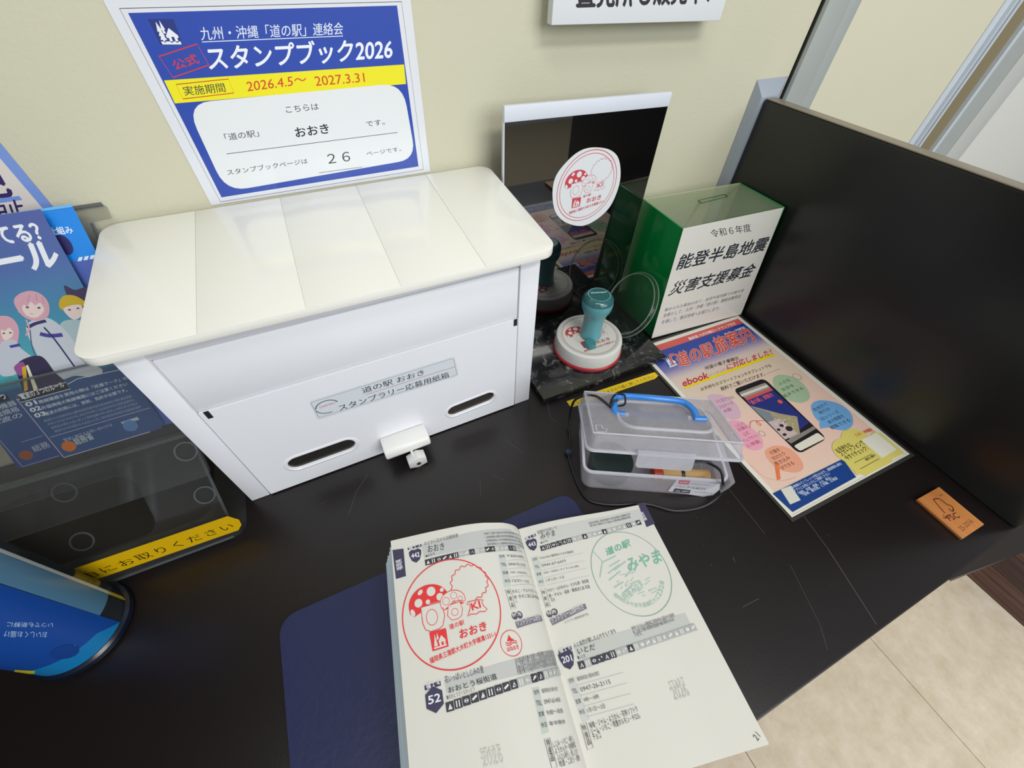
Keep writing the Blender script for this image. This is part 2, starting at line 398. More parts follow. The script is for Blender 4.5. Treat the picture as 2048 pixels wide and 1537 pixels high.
for a, b, wd in [((1455, 975), (1530, 1069), .35), ((1608, 1033), (1657, 1100), .5), ((1657, 1100), (1753, 1250), .7), ((735, 950), (712, 985), .4), ((712, 985), (698, 1028), .4),
                 ((1580, 1130), (1640, 1250), .3), ((1640, 1250), (1655, 1300), .35), ((960, 960), (961, 990), .3), ((985, 950), (1010, 962), .3), ((1485, 1215), (1518, 1198), .4),
                 ((845, 1075), (862, 1072), .4), ((1010, 880), (1045, 905), .3), ((640, 1010), (652, 1002), .3), ((1466, 1115), (1470, 1125), .5), ((1095, 805), (1100, 835), .5), ((1100, 835), (1112, 845), .5)]:
    sc.line(a, b, wd, '575250', h=.02)
for k in range(40):
    r = random.Random(k); x, y = r.uniform(-250, 420), r.uniform(-530, -200); sc.disc((x, y), .4, .4, '5c5752', h=.02, px=False, n=6)
tag(sc.build('scratch_marks', print_mat('scratch', .5, 0), T), kind='stuff')

# upright divider panel at the table's right end
D = thing('divider_panel', (460, -280, 0), 'tall glossy black divider panel standing along the right end of the table', 'divider')
mk('board', *box(450, 470, -547, -16, .3, 281), desk_mat('black_panel', '19191a', .34), D, bevel=2)
mk('top_edge', *box(451.5, 469, -546, -17, 281, 282.5), mat('panel_edge_reflection', '8a8070', .35), D, bevel=.6)  # lighter grey-brown paints in what the top edge reflects
# sloped aluminium bracket holding it to the wall
br = mk('wall_bracket', *hexa([(440, -.2, .3), (444, -15, .3), (474, -15, .3), (499, -.2, .3)], [(440, -.2, 301), (444, -15, 284), (474, -15, 284), (499, -.2, 301)]), mat('aluminium_bracket', 'a9b2be', .4, metal=.2), bevel=.6)
tag(br, 'grey aluminium upright channel fixing the black divider panel to the wall', 'bracket')
# small beech certification plaque
q = [at(*p, 2, 0) for p in ((1829, 1002), (1873, 977), (1963, 1052), (1920, 1081))]
PL = thing('wooden_plaque', (401, -503, 0), 'small orange wooden plaque with a burnt-in tree tick mark near the table edge', 'plaque')
wd = wood_mat('beech', 'b9743c', 'cf8b4e')
mk('plate', *hexa([(v.x, v.y, .1) for v in q], [(v.x, v.y, 4) for v in q]), wd, PL, bevel=.8)
s = Sheet((0, 0, 4.02), (1, 0, 0), (0, 1, 0), lift=.01)
B = '5a1c0c'
s.path([(1890, 1027), (1870, 1004), (1868, 999), (1880, 999), (1893, 1009), (1903, 1013), (1907, 1020), (1904, 1023), (1897, 1018)], 1.3, B, smooth=5)
s.path([(1897, 1030), (1892, 1037), (1886, 1030)], 1.1, B); s.path([(1892, 1037), (1886, 1036)], 1.1, B)
s.text('FSC', (1901, 1043), (1921, 1035), 6, B, bold=.02); s.text('TM', (1880, 994), (1886, 992), 2, B)
s.text('25-2016', (1925, 1064), (1948, 1045), 5, '7a4a28'); s.build('burnt_marks', print_mat('burn', .6, 0), PL)

# ================================================================ WALL POSTERS
m_lam = print_mat('laminated_print', .5, .9, .09, .08)
m_pap = print_mat('paper_print', .65, 0)
m_gloss = print_mat('glossy_print', .45, .35, .15, .05)
BL = '1d45ad'
s = Sheet((-238, -.8, 250), (1, 0, 0), (0, 0, 1)); A = s.uv
W_, H_ = 216, 155
s.poly([(0, 0), (W_, -.4), (W_+1, H_), (.5, H_)], 'e4e7ee', h=0, px=False)
fr = [(239, 17), (803, 3.4), (847, 339), (441, 404)]
s.path(fr, .45, '2a2a2a', closed=True)
s.poly([(256, 26), (794, 11), (837, 333), (443, 395)], BL)
s.poly([(328, 161), (808, 129), (812, 168), (350, 207)], 'f4ea00')
# white rounded field
c = [A(p) for p in ((379, 199), (796, 163), (817, 312), (455, 366))]
def rq(q, r, n=6):
    out = []; m = len(q)
    for i in range(m):
        p = Vector(q[i]); a = (Vector(q[i-1])-p).normalized(); b = (Vector(q[(i+1) % m])-p).normalized()
        p0, p1 = p+a*r, p+b*r
        for k in range(n+1):
            t = k/n; out.append(tuple(p0*(1-t)**2+p*2*t*(1-t)+p1*t*t))
    return out
c = [A((370, 207)), A((805, 166)), A((832, 318)), A((452, 384))]
s.poly(rq(c, 19), 'e9ecef', px=False)
# roadside-station emblem: trees and house
def emblem(s, q, bgc, fg, frame=False):
    """q = 4 px corners TL TR BR BL"""
    Q = [s.uv(p) for p in q]
    def M(x, y):
        a = [Q[0][i]+(Q[1][i]-Q[0][i])*x for i in (0, 1)]; b = [Q[3][i]+(Q[2][i]-Q[3][i])*x for i in (0, 1)]
        return tuple(b[i]+(a[i]-b[i])*y for i in (0, 1))
    if bgc: s.poly(Q, bgc, px=False)
    h = s.layer()
    for pts in ([(.1, .02), (.95, .02), (.95, .14), (.1, .14)], [(.12, .2), (.2, .35), (.13, .35), (.22, .52), (.15, .52), (.26, .9), (.37, .52), (.31, .52), (.38, .35), (.33, .35), (.4, .2), (.3, .2), (.3, .1), (.22, .1), (.22, .2)],
                [(.33, .55), (.42, .95), (.5, .6), (.44, .6), (.47, .45), (.36, .45)],
                [(.42, .36), (.66, .66), (.93, .38), (.93, .28), (.86, .28), (.86, .1), (.74, .1), (.74, .32), (.62, .32), (.62, .1), (.5, .1), (.5, .28), (.42, .28)]):
        s.poly([M(*p) for p in pts], fg, h=h, px=False)
emblem(s, [(295, 38), (347, 38), (366, 90), (321, 90)], '142e80', 'eef2fa')
s.text('九州・沖縄「道の駅」連絡会', (403, 81), (686, 69), (398, 54), 'e8f0ff', bold=.012)
s.line((404, 84), (686, 72), .5, 'e8f0ff')
s.text('スタンプブック2026', (420, 141), (784, 118), (410, 92), 'f2f6ff', bold=.028)
R_ = 'd8303c'
s.path([(318, 113), (394, 88), (418, 130), (346, 155)], .8, R_, closed=True); s.text('公式', (352, 141), (400, 126), (341, 122), R_, bold=.02)
s.path([(352, 169), (457, 158), (468, 186), (366, 198)], .6, 'c84a1a', closed=True); s.text('実施期間', (370, 192), (452, 184), (364, 173), '26302a', bold=.005)
s.text('2026.4.5～', (495, 183), (613, 168), (492, 164), 'd83a20', bold=.008); s.text('2027.3.31', (632, 172), (730, 164), (628, 153), 'd83a20', bold=.008)
K = '24262a'
s.text('こちらは', (573, 226), (638, 219), (570, 213), K); s.text('「道の駅」', (452, 282), (519, 273), (447, 268), K)
s.text('おおき', (593, 275), (659, 266), (588, 256), '111317', bold=.02); s.text('です。', (734, 254), (770, 249), (731, 243), K)
s.line((453, 308), (795, 265), .45, K); s.text('スタンプブックページは', (456, 351), (616, 327), (452, 340), K)
s.text('２６', (657, 328), (701, 322), (653, 309), K, bold=.01); s.line((638, 346), (725, 334), .4, K); s.text('ページです。', (735, 312), (803, 302), (731, 304), K)
s.guess = (W_/2, 0); P = s.build('stamp_book_poster', m_lam); tag(P, 'laminated blue, yellow and white stamp book 2026 notice on the wall above the white box', 'poster')

# thick white foam sign at the top
SG = thing('foam_sign', (230, -10, 364), 'thick white foam sign at the top of the photo with bold black characters cut off', 'sign')
a = at(1103, 51, 1, -24); b = at(1440, 42, 1, -24)
m_foam = mat('white_foam', 'e6ebee', .6)
mk('board', *hexa([(a.x, -24, a.z), (b.x, -24, b.z), (b.x, -14, b.z), (a.x, -14, a.z)], [(a.x, -24, a.z+70), (b.x, -24, b.z+70), (b.x, -14, b.z+70), (a.x, -14, a.z+70)]), m_foam, SG, bevel=1)
mk('mount', *box(a.x+20, b.x-20, -14, -.2, a.z+30, a.z+60), m_foam, SG)
s = Sheet((a.x, -24.1, a.z), (1, 0, 0), (0, 0, 1))
s.text('直売所も販売中！', (1154, 16), (1418, 6), (1146, -42), '2c2a34', bold=.045); s.build('lettering', m_pap, SG)

# blue-edged poster on the wall at the far left
s = Sheet((-500, -1, 255), (1, 0, 0), (0, 0, 1))
r0, r1 = s.uv((0, 281)), s.uv((103, 415)); rr = (r0[0]+r1[0])/2
xr = lambda v: r0[0]+(r1[0]-r0[0])*(v-r0[1])/(r1[1]-r0[1])
s.poly([(rr-150, -40), (rr, -40), (rr, 160), (rr-150, 160)], '7d9be0', h=0, px=False)
s.poly([(rr-146, -36), (rr-7, -36), (rr-7, 156), (rr-146, 156)], 'e2dbd3', px=False)
s.text('記', (-35, 400), (27, 392), (-70, 345), '3a2a66', bold=.05); s.poly([(-40, 402), (38, 392), (45, 400), (-40, 412)], '7d9be0')
s.text('中止', (-10, 440), (52, 430), (-22, 408), '3a2a66', bold=.04)
s.guess = (rr-60, 0); tag(s.build('wall_poster', m_gloss), 'cream poster with pale blue border on the wall at the left edge of the photo', 'poster')

# ================================================================ WHITE BALLOT BOX
m_wb = mat('white_box_lacquer', 'f1f3f8', .28, coat=.3, bump=(40, .12, .01))
m_lid = mat('white_lid_gloss', 'f3f2ea', .38, coat=.55, bump=(22, .16, .01), coatr=.1)
m_groove = mat('groove_shadow_paint', 'c9ccd4', .5)
BX = thing('entry_box', (-138, -85, 0), 'large white wooden entry box with overhanging panelled lid in front of the wall', 'box')
FL0, FR0 = Vector((-313, -167, 0)), Vector((36, -160.3, 0))
U = (FR0-FL0).normalized(); Nn = Vector((U.y, -U.x, 0))      # Nn points to the viewer
def FP(u, z, h=0): return FL0+U*u+Vector((0, 0, z))+Nn*h
WX = (FR0-FL0).length
ZB = 231
back = -8
# carcass: side posts and top rail stand proud, the flap and the drawer front sit between them
mk('side_panel', *hexa([FP(0, .3), FP(19, .3), FP(19, .3)+Vector((0, 156, 0)), FP(0, .3)+Vector((0, 156, 0))], [FP(0, ZB), FP(19, ZB), FP(19, ZB+8)+Vector((0, 156, 0)), FP(0, ZB+8)+Vector((0, 156, 0))]), m_wb, BX, bevel=1)
mk('side_panel', *hexa([FP(WX-22, .3), FP(WX, .3), FP(WX, .3)+Vector((0, 150, 0)), FP(WX-22, .3)+Vector((0, 150, 0))], [FP(WX-22, ZB), FP(WX, ZB), FP(WX, ZB+8)+Vector((0, 150, 0)), FP(WX-22, ZB+8)+Vector((0, 150, 0))]), m_wb, BX, bevel=1)
mk('back_panel', *box(-294, 14, -16, -9, .3, 238), m_wb, BX)
mk('floor_panel', *hexa([FP(19, .3, -6), FP(WX-22, .3, -6), (14, -16, .3), (-294, -16, .3)], [FP(19, 8, -6), FP(WX-22, 8, -6), (14, -16, 8), (-294, -16, 8)]), m_wb, BX)
mk('top_rail', *hexa([FP(19.3, 215, -9), FP(WX-22.3, 215, -9), FP(WX-22.3, 215, -1), FP(19.3, 215, -1)], [FP(19.3, ZB+1, -9), FP(WX-22.3, ZB+1, -9), FP(WX-22.3, ZB+1, -1), FP(19.3, ZB+1, -1)]), m_wb, BX, bevel=.8)
mk('flap', *hexa([FP(20.3, 152.5, -9), FP(WX-23.3, 152.5, -9), FP(WX-23.3, 152.5, -.6), FP(20.3, 152.5, -.6)], [FP(20.3, 214, -9), FP(WX-23.3, 214, -9), FP(WX-23.3, 214, -.6), FP(20.3, 214, -.6)]), m_wb, BX, bevel=.9)
# lower front with two pill-shaped windows
s0 = Sheet(FL0, U, (0, 0, 1))
def pill(p0, p1, r, n=10):
    a, b = Vector(s0.uv(p0)), Vector(s0.uv(p1)); d = (b-a).normalized(); n_ = Vector((-d.y, d.x)); out = []
    for c, sg in ((b, 1), (a, -1)):
        for k in range(n+1):
            t = -PI/2+PI*k/n; out.append(tuple(c+(d*math.cos(t)+n_*math.sin(t))*r*sg))
    return out
wins = [((596, 925), (692, 891)), ((909, 821), (975, 795))]
x0, x1, z0, z1 = 20.3, WX-23.3, 2.0, 151.2
def plate_with_holes(outer, holes, h0, h1):
    loops = [outer]+holes; tri = tessellate_polygon([[Vector((*p, 0)) for p in L] for L in loops]); flat = [p for L in loops for p in L]; n = len(flat)
    vs = [FP(u, v, h0) for u, v in flat]+[FP(u, v, h1) for u, v in flat]
    fs = [tuple(t) for t in tri]+[tuple(i+n for i in t) for t in tri]; k = 0
    for L in loops:
        m = len(L)
        for i in range(m): j = (i+1) % m; fs.append((k+i, k+j, k+j+n, k+i+n))
        k += m
    return vs, fs
holes = [pill(a, b, 10.2 if i == 0 else 9.0) for i, (a, b) in enumerate(wins)]
mk('drawer_front', *plate_with_holes([(x0, z0), (x1, z0), (x1, z1), (x0, z1)], holes, -7, .8), m_wb, BX, smooth=True)
m_win = clear_mat('box_window', 'b9b4b0', .12, '8a8682', .1)
for i, (a, b) in enumerate(wins):
    P1 = pill(a, b, (14.6, 13)[i]); P0 = pill(a, b, (9.9, 8.7)[i]); n = len(P1); 
    vs = [FP(u, v, .8) for u, v in P1]+[FP(u, v, 1.5) for u, v in [((p[0]*.75+q[0]*.25), (p[1]*.75+q[1]*.25)) for p, q in zip(P1, P0)]]+[FP(u, v, 1.5) for u, v in [((p[0]*.35+q[0]*.65), (p[1]*.35+q[1]*.65)) for p, q in zip(P1, P0)]]+[FP(u, v, -.5) for u, v in P0]
    mk('window_bezel', vs, [(k*n+j, k*n+(j+1) % n, (k+1)*n+(j+1) % n, (k+1)*n+j) for k in range(3) for j in range(n)], m_wb, BX, smooth=True)
    mk('window_pane', *prism(P0, -2.5, -1.5, lambda u, v, h: FP(u, v, h)), m_win, BX)
    mk('window_liner', *prism(pill(a, b, (10, 8.8)[i]), -4.6, -4, lambda u, v, h: FP(u, v, h)), mat(('window_dark_liner', 'window_paper_liner')[i], ('4a4440', 'c8c2ba')[i], .6), BX)
# hinge slots at the seam between flap and drawer front
for u in (24, WX-28):
    mk('hinge', *hexa([FP(u, 143, .85), FP(u+4, 143, .85), FP(u+4, 143, 1.4), FP(u, 143, 1.4)], [FP(u, 152, .85), FP(u+4, 152, .85), FP(u+4, 152, 1.4), FP(u, 152, 1.4)]), m_dark, BX)
# finger pull
a, b = s0.uv((764, 884)), s0.uv((846, 853)); um, zm = (a[0]+b[0])/2, (a[1]+b[1])/2; hw = 27
pr = [(0, 8), (5, 10), (17, 9.5), (23, 6.5), (25, 0), (24, -5), (19, -7), (14, -5.5), (0, -4)]
prof = [FP(um-hw, zm+z, h+.8) for h, z in pr]+[FP(um+hw, zm+z, h+.8) for h, z in pr]; n = len(pr)
mk('finger_pull', prof, [tuple(range(n)), tuple(range(n, 2*n))]+[(i, (i+1) % n, (i+1) % n+n, i+n) for i in range(n)], mat('pull_white', 'efeee9', .35), BX, bevel=2.2)
# small hanging lock block with keyhole, under the pull
kk = s0.uv((818, 925))
def KP(x, y, h): return FP(um+5+x, 8.5+y*.72, 25+h)
hx = [(-10.5, -7), (0, -12.5), (11, -8), (11, 9), (2, 15), (-10.5, 8)]
lock = mk('lock_block', *prism(hx, 0, 12, lambda u, v, h: KP(u, v, h)), mat('lock_white', 'e6e6e4', .4), BX, bevel=.8)
mk('keyhole', *lathe(KP(1, -1, 12.1), [(2.6, 0), (2.6, .5), (1.2, .6), (0, .3)], 20, N=Nn), mat('brass', '8a6a3a', .35, metal=.9), lock)
mk('shackle', *tube([KP(-3, 8, 5), KP(-3, 15, 3), KP(-2, 16, -2), KP(0, 16, -10)], 1.6, 8), mat('lock_white', 'e6e6e4', .4), lock, smooth=True)
# label
s = Sheet(FP(0, 0, 1.0), U, (0, 0, 1), lift=.05)
q = [s.uv(p) for p in ((617.4, 803.5), (909, 713), (917.6, 752), (635.7, 841))]
s.poly(rq(q, 3), 'dde4ea', h=0, px=False); q2 = [s.uv(p) for p in ((621, 806), (907, 717), (914, 750), (638, 836))]; s.path(rq(q2, 2.5), .35, '555a60', closed=True, px=False)
s.line((731, 790), (910, 734), .5, 'c0394a')
s.text('道の駅 おおき', (726, 788), (849, 750), (722, 777), '1e2024', bold=.012); s.text('スタンプラリー応募用紙箱', (680, 823), (898, 755), (675, 812), '1e2024', bold=.012)
ce = s.uv((655, 814)); s.circ(ce, 11, 9, 1.0, '3a4046', px=False, a0=.3, a1=3.0, n=20); s.circ(ce, 11, 9, .9, '3a4046', px=False, a0=3.2, a1=4.9, n=16)
s.text('STAMP RALLY', (640, 818), (674, 806), 3, 'c85a6a', bold=.01); lb = s.build('label', m_gloss, BX); lb['label'] = 'pale grey label with black characters and a red rule'
# lid: sloping board with five planks
LB = [(-325.5, -178), (44, -178), (44, -6), (-325.5, -6)]
def LZ(y): return 237.0+(y+178)/172*12.6
def LT(u, v, h): return (u, v, LZ(v)+h)
out = rrect(-325.5, -178, 44, -6, 15, 8)
lid = mk('lid', *prism(out, -7.5, -.75, LT), m_lid, BX, bevel=1.2)
def clip(poly, x, keep_right):
    o = []
    for i, p in enumerate(poly):
        q = poly[(i+1) % len(poly)]; ip = (p[0] >= x) if keep_right else (p[0] <= x); iq = (q[0] >= x) if keep_right else (q[0] <= x)
        if ip: o.append(p)
        if ip != iq: t = (x-p[0])/(q[0]-p[0]); o.append((x, p[1]+(q[1]-p[1])*t))
    return o
cuts = [-325.5-1, -252, -178, -104, -29, 45]
for i in range(5):
    p = clip(clip(out, cuts[i]+.1, True), cuts[i+1]-.1, False)
    mk('lid_plank', *prism(p, -1.0, 0, LT), m_lid, lid, bevel=.7)

# ================================================================ MARBLE BASE WITH UPRIGHT BLACK PLATE
def marble():
    m = mat('black_marble', '16171a', .18, coat=.5, bump=(300, .02, 0)); n = m.node_tree.nodes; L = m.node_tree.links; b = n['Principled BSDF']
    tc = n.new('ShaderNodeTexCoord'); a = n.new('ShaderNodeTexNoise'); a.inputs['Scale'].default_value = 45; a.inputs['Detail'].default_value = 9; a.inputs['Distortion'].default_value = 1.4; a.inputs['Roughness'].default_value = .75
    L.new(tc.outputs['Object'], a.inputs['Vector']); r = n.new('ShaderNodeValToRGB'); L.new(a.outputs['Fac'], r.inputs[0]); e = r.color_ramp.elements
    e[0].position = .50; e[0].color = (*rgb('131416'), 1); e[1].position = .68; e[1].color = (*rgb('9a9a98'), 1); x = e.new(.58); x.color = (*rgb('303133'), 1)
    L.new(r.outputs[0], b.inputs['Base Color']); return m
MB = thing('marble_slab', (153, -105, 0), 'black veined marble slab under the round stamp case, right of the white box', 'slab')
mk('slab', *box(50, 257, -176, -36, .3, 10), marble(), MB, bevel=1)
APl = thing('upright_plate', (153, -42, 10), 'tall glossy black acrylic plate with a white top strip standing behind the stamp', 'sign holder')
m_blk = mat('black_acrylic', '060607', .02, ior=1.9, spec=.9, bump=(10, .0, 0))
a0, a1 = at(1006, 246, 1, -42), at(1335, 213, 1, -42); t0, t1 = at(1005, 213, 1, -42), at(1343, 184, 1, -42)
pb = [(49, -42), (255, -42), (255, -38.5), (49, -38.5)]
mk('plate', *hexa([(x, y, 10.1) for x, y in pb], [(49, -42, a0.z), (257, -42, a1.z), (257, -38.5, a1.z), (49, -38.5, a0.z)]), m_blk, APl)
mk('top_strip', *hexa([(48.6, -42.8, a0.z+.1), (257.4, -42.8, a1.z+.1), (257.4, -37.5, a1.z+.1), (48.6, -37.5, a0.z+.1)], [(48.6, -42.8, t0.z), (257.6, -42.8, t1.z), (257.6, -37.5, t1.z), (48.6, -37.5, t0.z)]), mat('white_strip', 'dfe4ee', .5), APl, bevel=.5)
mk('side_edge', *box(48, 49, -42.6, -38, 10.1, a0.z), mat('white_strip', 'dfe4ee', .5), APl)

RED = 'd2323a'
def stamp_art(s, pt, R, col, thin=1.0, address=True):
    """pt maps unit stamp coords (-1..1) to uv"""
    sc_ = R; W = lambda w: w*R/46
    def C(x, y, r, wd): s.path([pt(x+r*math.cos(2*PI*k/24), y+r*math.sin(2*PI*k/24)) for k in range(24)], W(wd), col, px=False, closed=True)
    def F(x, y, rx, ry, c, rot=0): s.poly([pt(x+rx*math.cos(t)*math.cos(rot)-ry*math.sin(t)*math.sin(rot), y+rx*math.cos(t)*math.sin(rot)+ry*math.sin(t)*math.cos(rot)) for t in [2*PI*k/20 for k in range(20)]], c, px=False)
    s.path([pt(.985*math.cos(2*PI*k/90), .985*math.sin(2*PI*k/90)) for k in range(90)], W(.95*thin), col, px=False, closed=True)
    # tree crown
    cr = [(.45+(.385+.018*math.cos(17*t))*math.cos(t), .44+(.345+.02*math.cos(17*t))*math.sin(t)) for t in [-1.5+2*PI*.86*k/120 for k in range(121)]]
    s.path([pt(*p) for p in cr], W(.65*thin), col, px=False)
    tr = [(.34, .08), (.31, .03), (.36, .04), (.37, -.03), (.32, -.12), (.28, -.17), (.36, -.15), (.46, -.17), (.54, -.14), (.64, -.16), (.7, -.12), (.64, -.06), (.62, .02), (.66, .05), (.56, .08)]
    s.path([pt(*p) for p in tr], W(.6*thin), col, px=False, closed=True); s.text('KI', pt(.40, -.09), pt(.58, -.07), pt(.39, .04), col, bold=.03, px=False)
    # big spotted mushroom
    th = [PI*k/30 for k in range(31)]
    def cap(cx, cy, rx, ry, low, rot):
        P_ = [(rx*math.cos(t), ry*math.sin(t)) for t in th]+[(-rx*.98, -low*.6), (-rx*.8, -low), (-rx*.45, -low*.75), (0, -low*.15), (rx*.5, -low*.2), (rx*.85, -low*.5), (rx*.98, -low*.4)]
        return [pt(cx+x*math.cos(rot)-y*math.sin(rot), cy+x*math.sin(rot)+y*math.cos(rot)) for x, y in P_]
    s.poly(cap(-.43, .24, .41, .34, .17, .06), col, px=False)
    wh = s.paper; F(-.36, .44, .09, .09, wh); F(-.64, .28, .08, .08, wh); F(-.45, .26, .045, .045, wh); F(-.58, .47, .06, .04, wh, .7); F(-.14, .42, .04, .04, wh); F(-.2, .3, .07, .07, wh); F(-.77, .13, .04, .07, wh, .4)
    st = [(-.6, .19), (-.22, .2), (-.17, .08), (-.16, -.06), (-.22, -.22), (-.3, -.26), (-.46, -.27), (-.56, -.22), (-.6, -.1)]
    s.poly([pt(*p) for p in st], wh, px=False); s.path([pt(*p) for p in st], W(.65*thin), col, px=False, closed=True)
    s.path([pt(-.41+.11*math.cos(2*PI*k/24), -.03+.14*math.sin(2*PI*k/24)) for k in range(24)], W(.55*thin), col, px=False, closed=True)
    # small mushroom, outline only
    P_ = cap(.045, .17, .255, .19, .12, .04); s.poly(P_, wh, px=False); s.path(P_, W(.55*thin), col, px=False, closed=True)
    for x, y, r in ((-.09, .19, .07), (.08, .26, .065), (.2, .18, .045), (.06, .14, .025)): C(x, y, r, .4*thin)
    s.poly([pt(*p) for p in [(-.1, .06), (.2, .12), (.27, .08), (-.14, .04)]], col, px=False)
    st = [(-.06, .1), (.18, .12), (.21, -.02), (.17, -.13), (.1, -.17), (-.03, -.17), (-.1, -.08)]
    s.poly([pt(*p) for p in st], wh, px=False); s.path([pt(*p) for p in st], W(.55*thin), col, px=False, closed=True); C(.05, -.04, .065, .45*thin)
    # emblem square and place name
    q = [(-.5, -.28), (-.17, -.28), (-.17, -.59), (-.48, -.6)]
    s.poly([pt(*p) for p in q], col, px=False)
    def M(x, y):
        a = (q[0][0]+(q[1][0]-q[0][0])*x, q[0][1]+(q[1][1]-q[0][1])*x); b = (q[3][0]+(q[2][0]-q[3][0])*x, q[3][1]+(q[2][1]-q[3][1])*x); return pt(b[0]+(a[0]-b[0])*y, b[1]+(a[1]-b[1])*y)
    for pts in ([(.12, .08), (.9, .08), (.9, .16), (.12, .16)], [(.15, .2), (.28, .85), (.38, .2)], [(.36, .5), (.43, .9), (.5, .55)], [(.45, .42), (.66, .7), (.88, .42), (.84, .16), (.74, .16), (.74, .34), (.6, .34), (.6, .16), (.5, .16)]):
        s.poly([M(*p) for p in pts], wh, px=False)
    s.text('道の駅', pt(-.10, -.325), pt(.2, -.3), pt(-.11, -.235), col, bold=.015, px=False)
    s.text('おおき', pt(.07, -.52), pt(.61, -.48), pt(.07, -.37), col, bold=.03, px=False)
    if address: s.text('福岡県三潴郡大木町大字横溝1331-1', pt(-.55, -.79), pt(.76, -.62), pt(-.56, -.695), col, bold=.02, px=False)

# round sample print stuck on the black plate
s = Sheet((153, -42.25, 150), (1, 0, 0), (0, 0, 1), lift=.03); s.paper = rgb('e4e8ea')
c = s.uv((1173, 373)); ol = [s.uv(p) for p in ((1187, 295), (1220, 300), (1238, 320), (1240, 362), (1225, 405), (1205, 430), (1178, 448), (1155, 452), (1128, 443), (1110, 422), (1105, 385), (1112, 352), (1135, 322), (1160, 302))]
s.poly([(p.x, p.y) for p in spline([(a_, b_, 0) for a_, b_ in ol], 5, True)], 'e4e8ea', h=0, px=False)
ca = s.uv((1177, 373)); ax = [s.uv(p) for p in ((1117, 392), (1231, 350), (1189, 309), (1160, 440))]
hu = ((ax[1][0]-ax[0][0])/2, (ax[1][1]-ax[0][1])/2); hv = ((ax[2][0]-ax[3][0])/2, (ax[2][1]-ax[3][1])/2); co = ((ax[0][0]+ax[1][0])/2, (ax[0][1]+ax[1][1])/2)
RR = (math.hypot(*hu)+math.hypot(*hv))/2; hv = (0, RR); hu = (RR, 0); co = ((co[0]+(ax[2][0]+ax[3][0])/2)/2, (co[1]+(ax[2][1]+ax[3][1])/2)/2)
s.circ(co, RR*1.06, RR*1.06, .9, 'cf4a55', px=False)
pt = lambda x, y: (co[0]+x*RR*.98, co[1]+y*RR*.98)
stamp_art(s, pt, RR*.98, 'cf4550', .9)
s.guess = co; tag(s.build('stamp_sample_sticker', m_pap), 'round white paper with red mushroom stamp print stuck on the black plate', 'sticker')

# ================================================================ STAMP, CASE, CLEAR COVER
SC = (156, -113, 10.2)
ST = thing('rubber_stamp', SC, 'teal-handled round stamp on a white drum case standing on the marble slab', 'stamp')
mk('base_ring', *lathe(SC, [(0, 0), (50, 0), (51, 1.5), (51, 5), (49.5, 7), (0, 7)], 72), mat('red_ring', 'b8323c', .35), ST, smooth=True)
mk('drum', *lathe((156, -113, 13.2), [(0, .1), (48.6, .1), (49.3, 1), (48.6, 19), (47.5, 22.5), (44.5, 24), (0, 24)], 72), mat('drum_white', 'dcdcd6', .4), ST, smooth=True)
s = Sheet((156, -113, 37.3), (1, 0, 0), (0, 1, 0), lift=.02); s.paper = rgb('d6d6ce')
s.disc((0, 0), 44, 44, 'd6d6ce', h=0, px=False, n=60); s.circ((0, 0), 41, 41, .5, '7a3a3c', px=False); s.circ((0, 0), 43, 43, .4, '8a8a84', px=False)
ya = -.12; pt = lambda x, y: (40*(x*math.cos(ya)-y*math.sin(ya)), 40*(x*math.sin(ya)+y*math.cos(ya)))
stamp_art(s, pt, 38, 'b8444a', .7); s.build('paper_disc', m_pap, ST)
m_teal = mat('teal_plastic', '5fa0a8', .32, bump=(200, .02, .02)); m_teald = mat('teal_dark_plastic', '3f8488', .3)
HC = Vector((157, -114, 37.6))
mk('handle', *lathe(HC, [(0, 0), (14, 0), (15.5, 2), (14.6, 10), (14, 22), (14.4, 34), (16.5, 42), (19.5, 48), (21, 54), (21.3, 60), (21, 63), (0, 63)], 56), m_teal, ST, smooth=True)
mk('handle_cap', *lathe(HC, [(21, 63), (20.5, 66), (18, 69.5), (15.2, 71), (14.6, 70.4), (14.4, 71.2), (0, 71.4)], 56), clear_mat('teal_cap_clear', '6fb0b0', .75, '4f9496', .05), ST, smooth=True)
s = Sheet(HC+Vector((0, 0, 71.7)), (1, 0, 0), (0, 1, 0), lift=.02); 
s.text('Xstamper', (1182, 588), (1215, 586), 3.6, 'e8f4f2', bold=.03, h=.02); s.circ((0, 0), 14.6, 14.6, .7, '8fd0c8', px=False, h=0); s.build('cap_lettering', m_pap, ST)
kp = at(1180, 692, 2, 38); mk('knob', *lathe((kp.x, kp.y, 37.4), [(0, 0), (7.6, 0), (8.2, 2), (8, 6.5), (7, 8), (0, 8.2)], 36), m_teald, ST, smooth=True)
# clear round cover leaning on the green box
CN = Vector((-.85, .16, .51)); CC = Vector((233.5, -91.6, 54.6)); m_clr = clear_mat('clear_cover', 'f6faf6', .015, 'cfd6d2', .03, 1.3)
CV = tag(mk('round_cover', *lathe(CC, [(0, -1), (46, -1), (49, -2), (50, -6), (51.5, -6.5), (51.5, -8), (50.4, -8), (48.6, -7), (47, -2.8), (45, -2), (0, -2)], 72, N=CN), m_clr, smooth=True), 'clear round plastic cover leaning on the green box behind the teal stamp', 'cover')
for r_, h_ in ((46.6, -1.3), (50.2, -6.2)):
    mk('rim', *lathe(CC, [(r_, h_), (r_+1, h_+.4), (r_+1.2, h_-.8), (r_+.2, h_-.9)], 72, N=CN, close=True), clear_mat('cover_rim', 'e8ece8', .35, 'e6eae6', .08), CV, smooth=True)

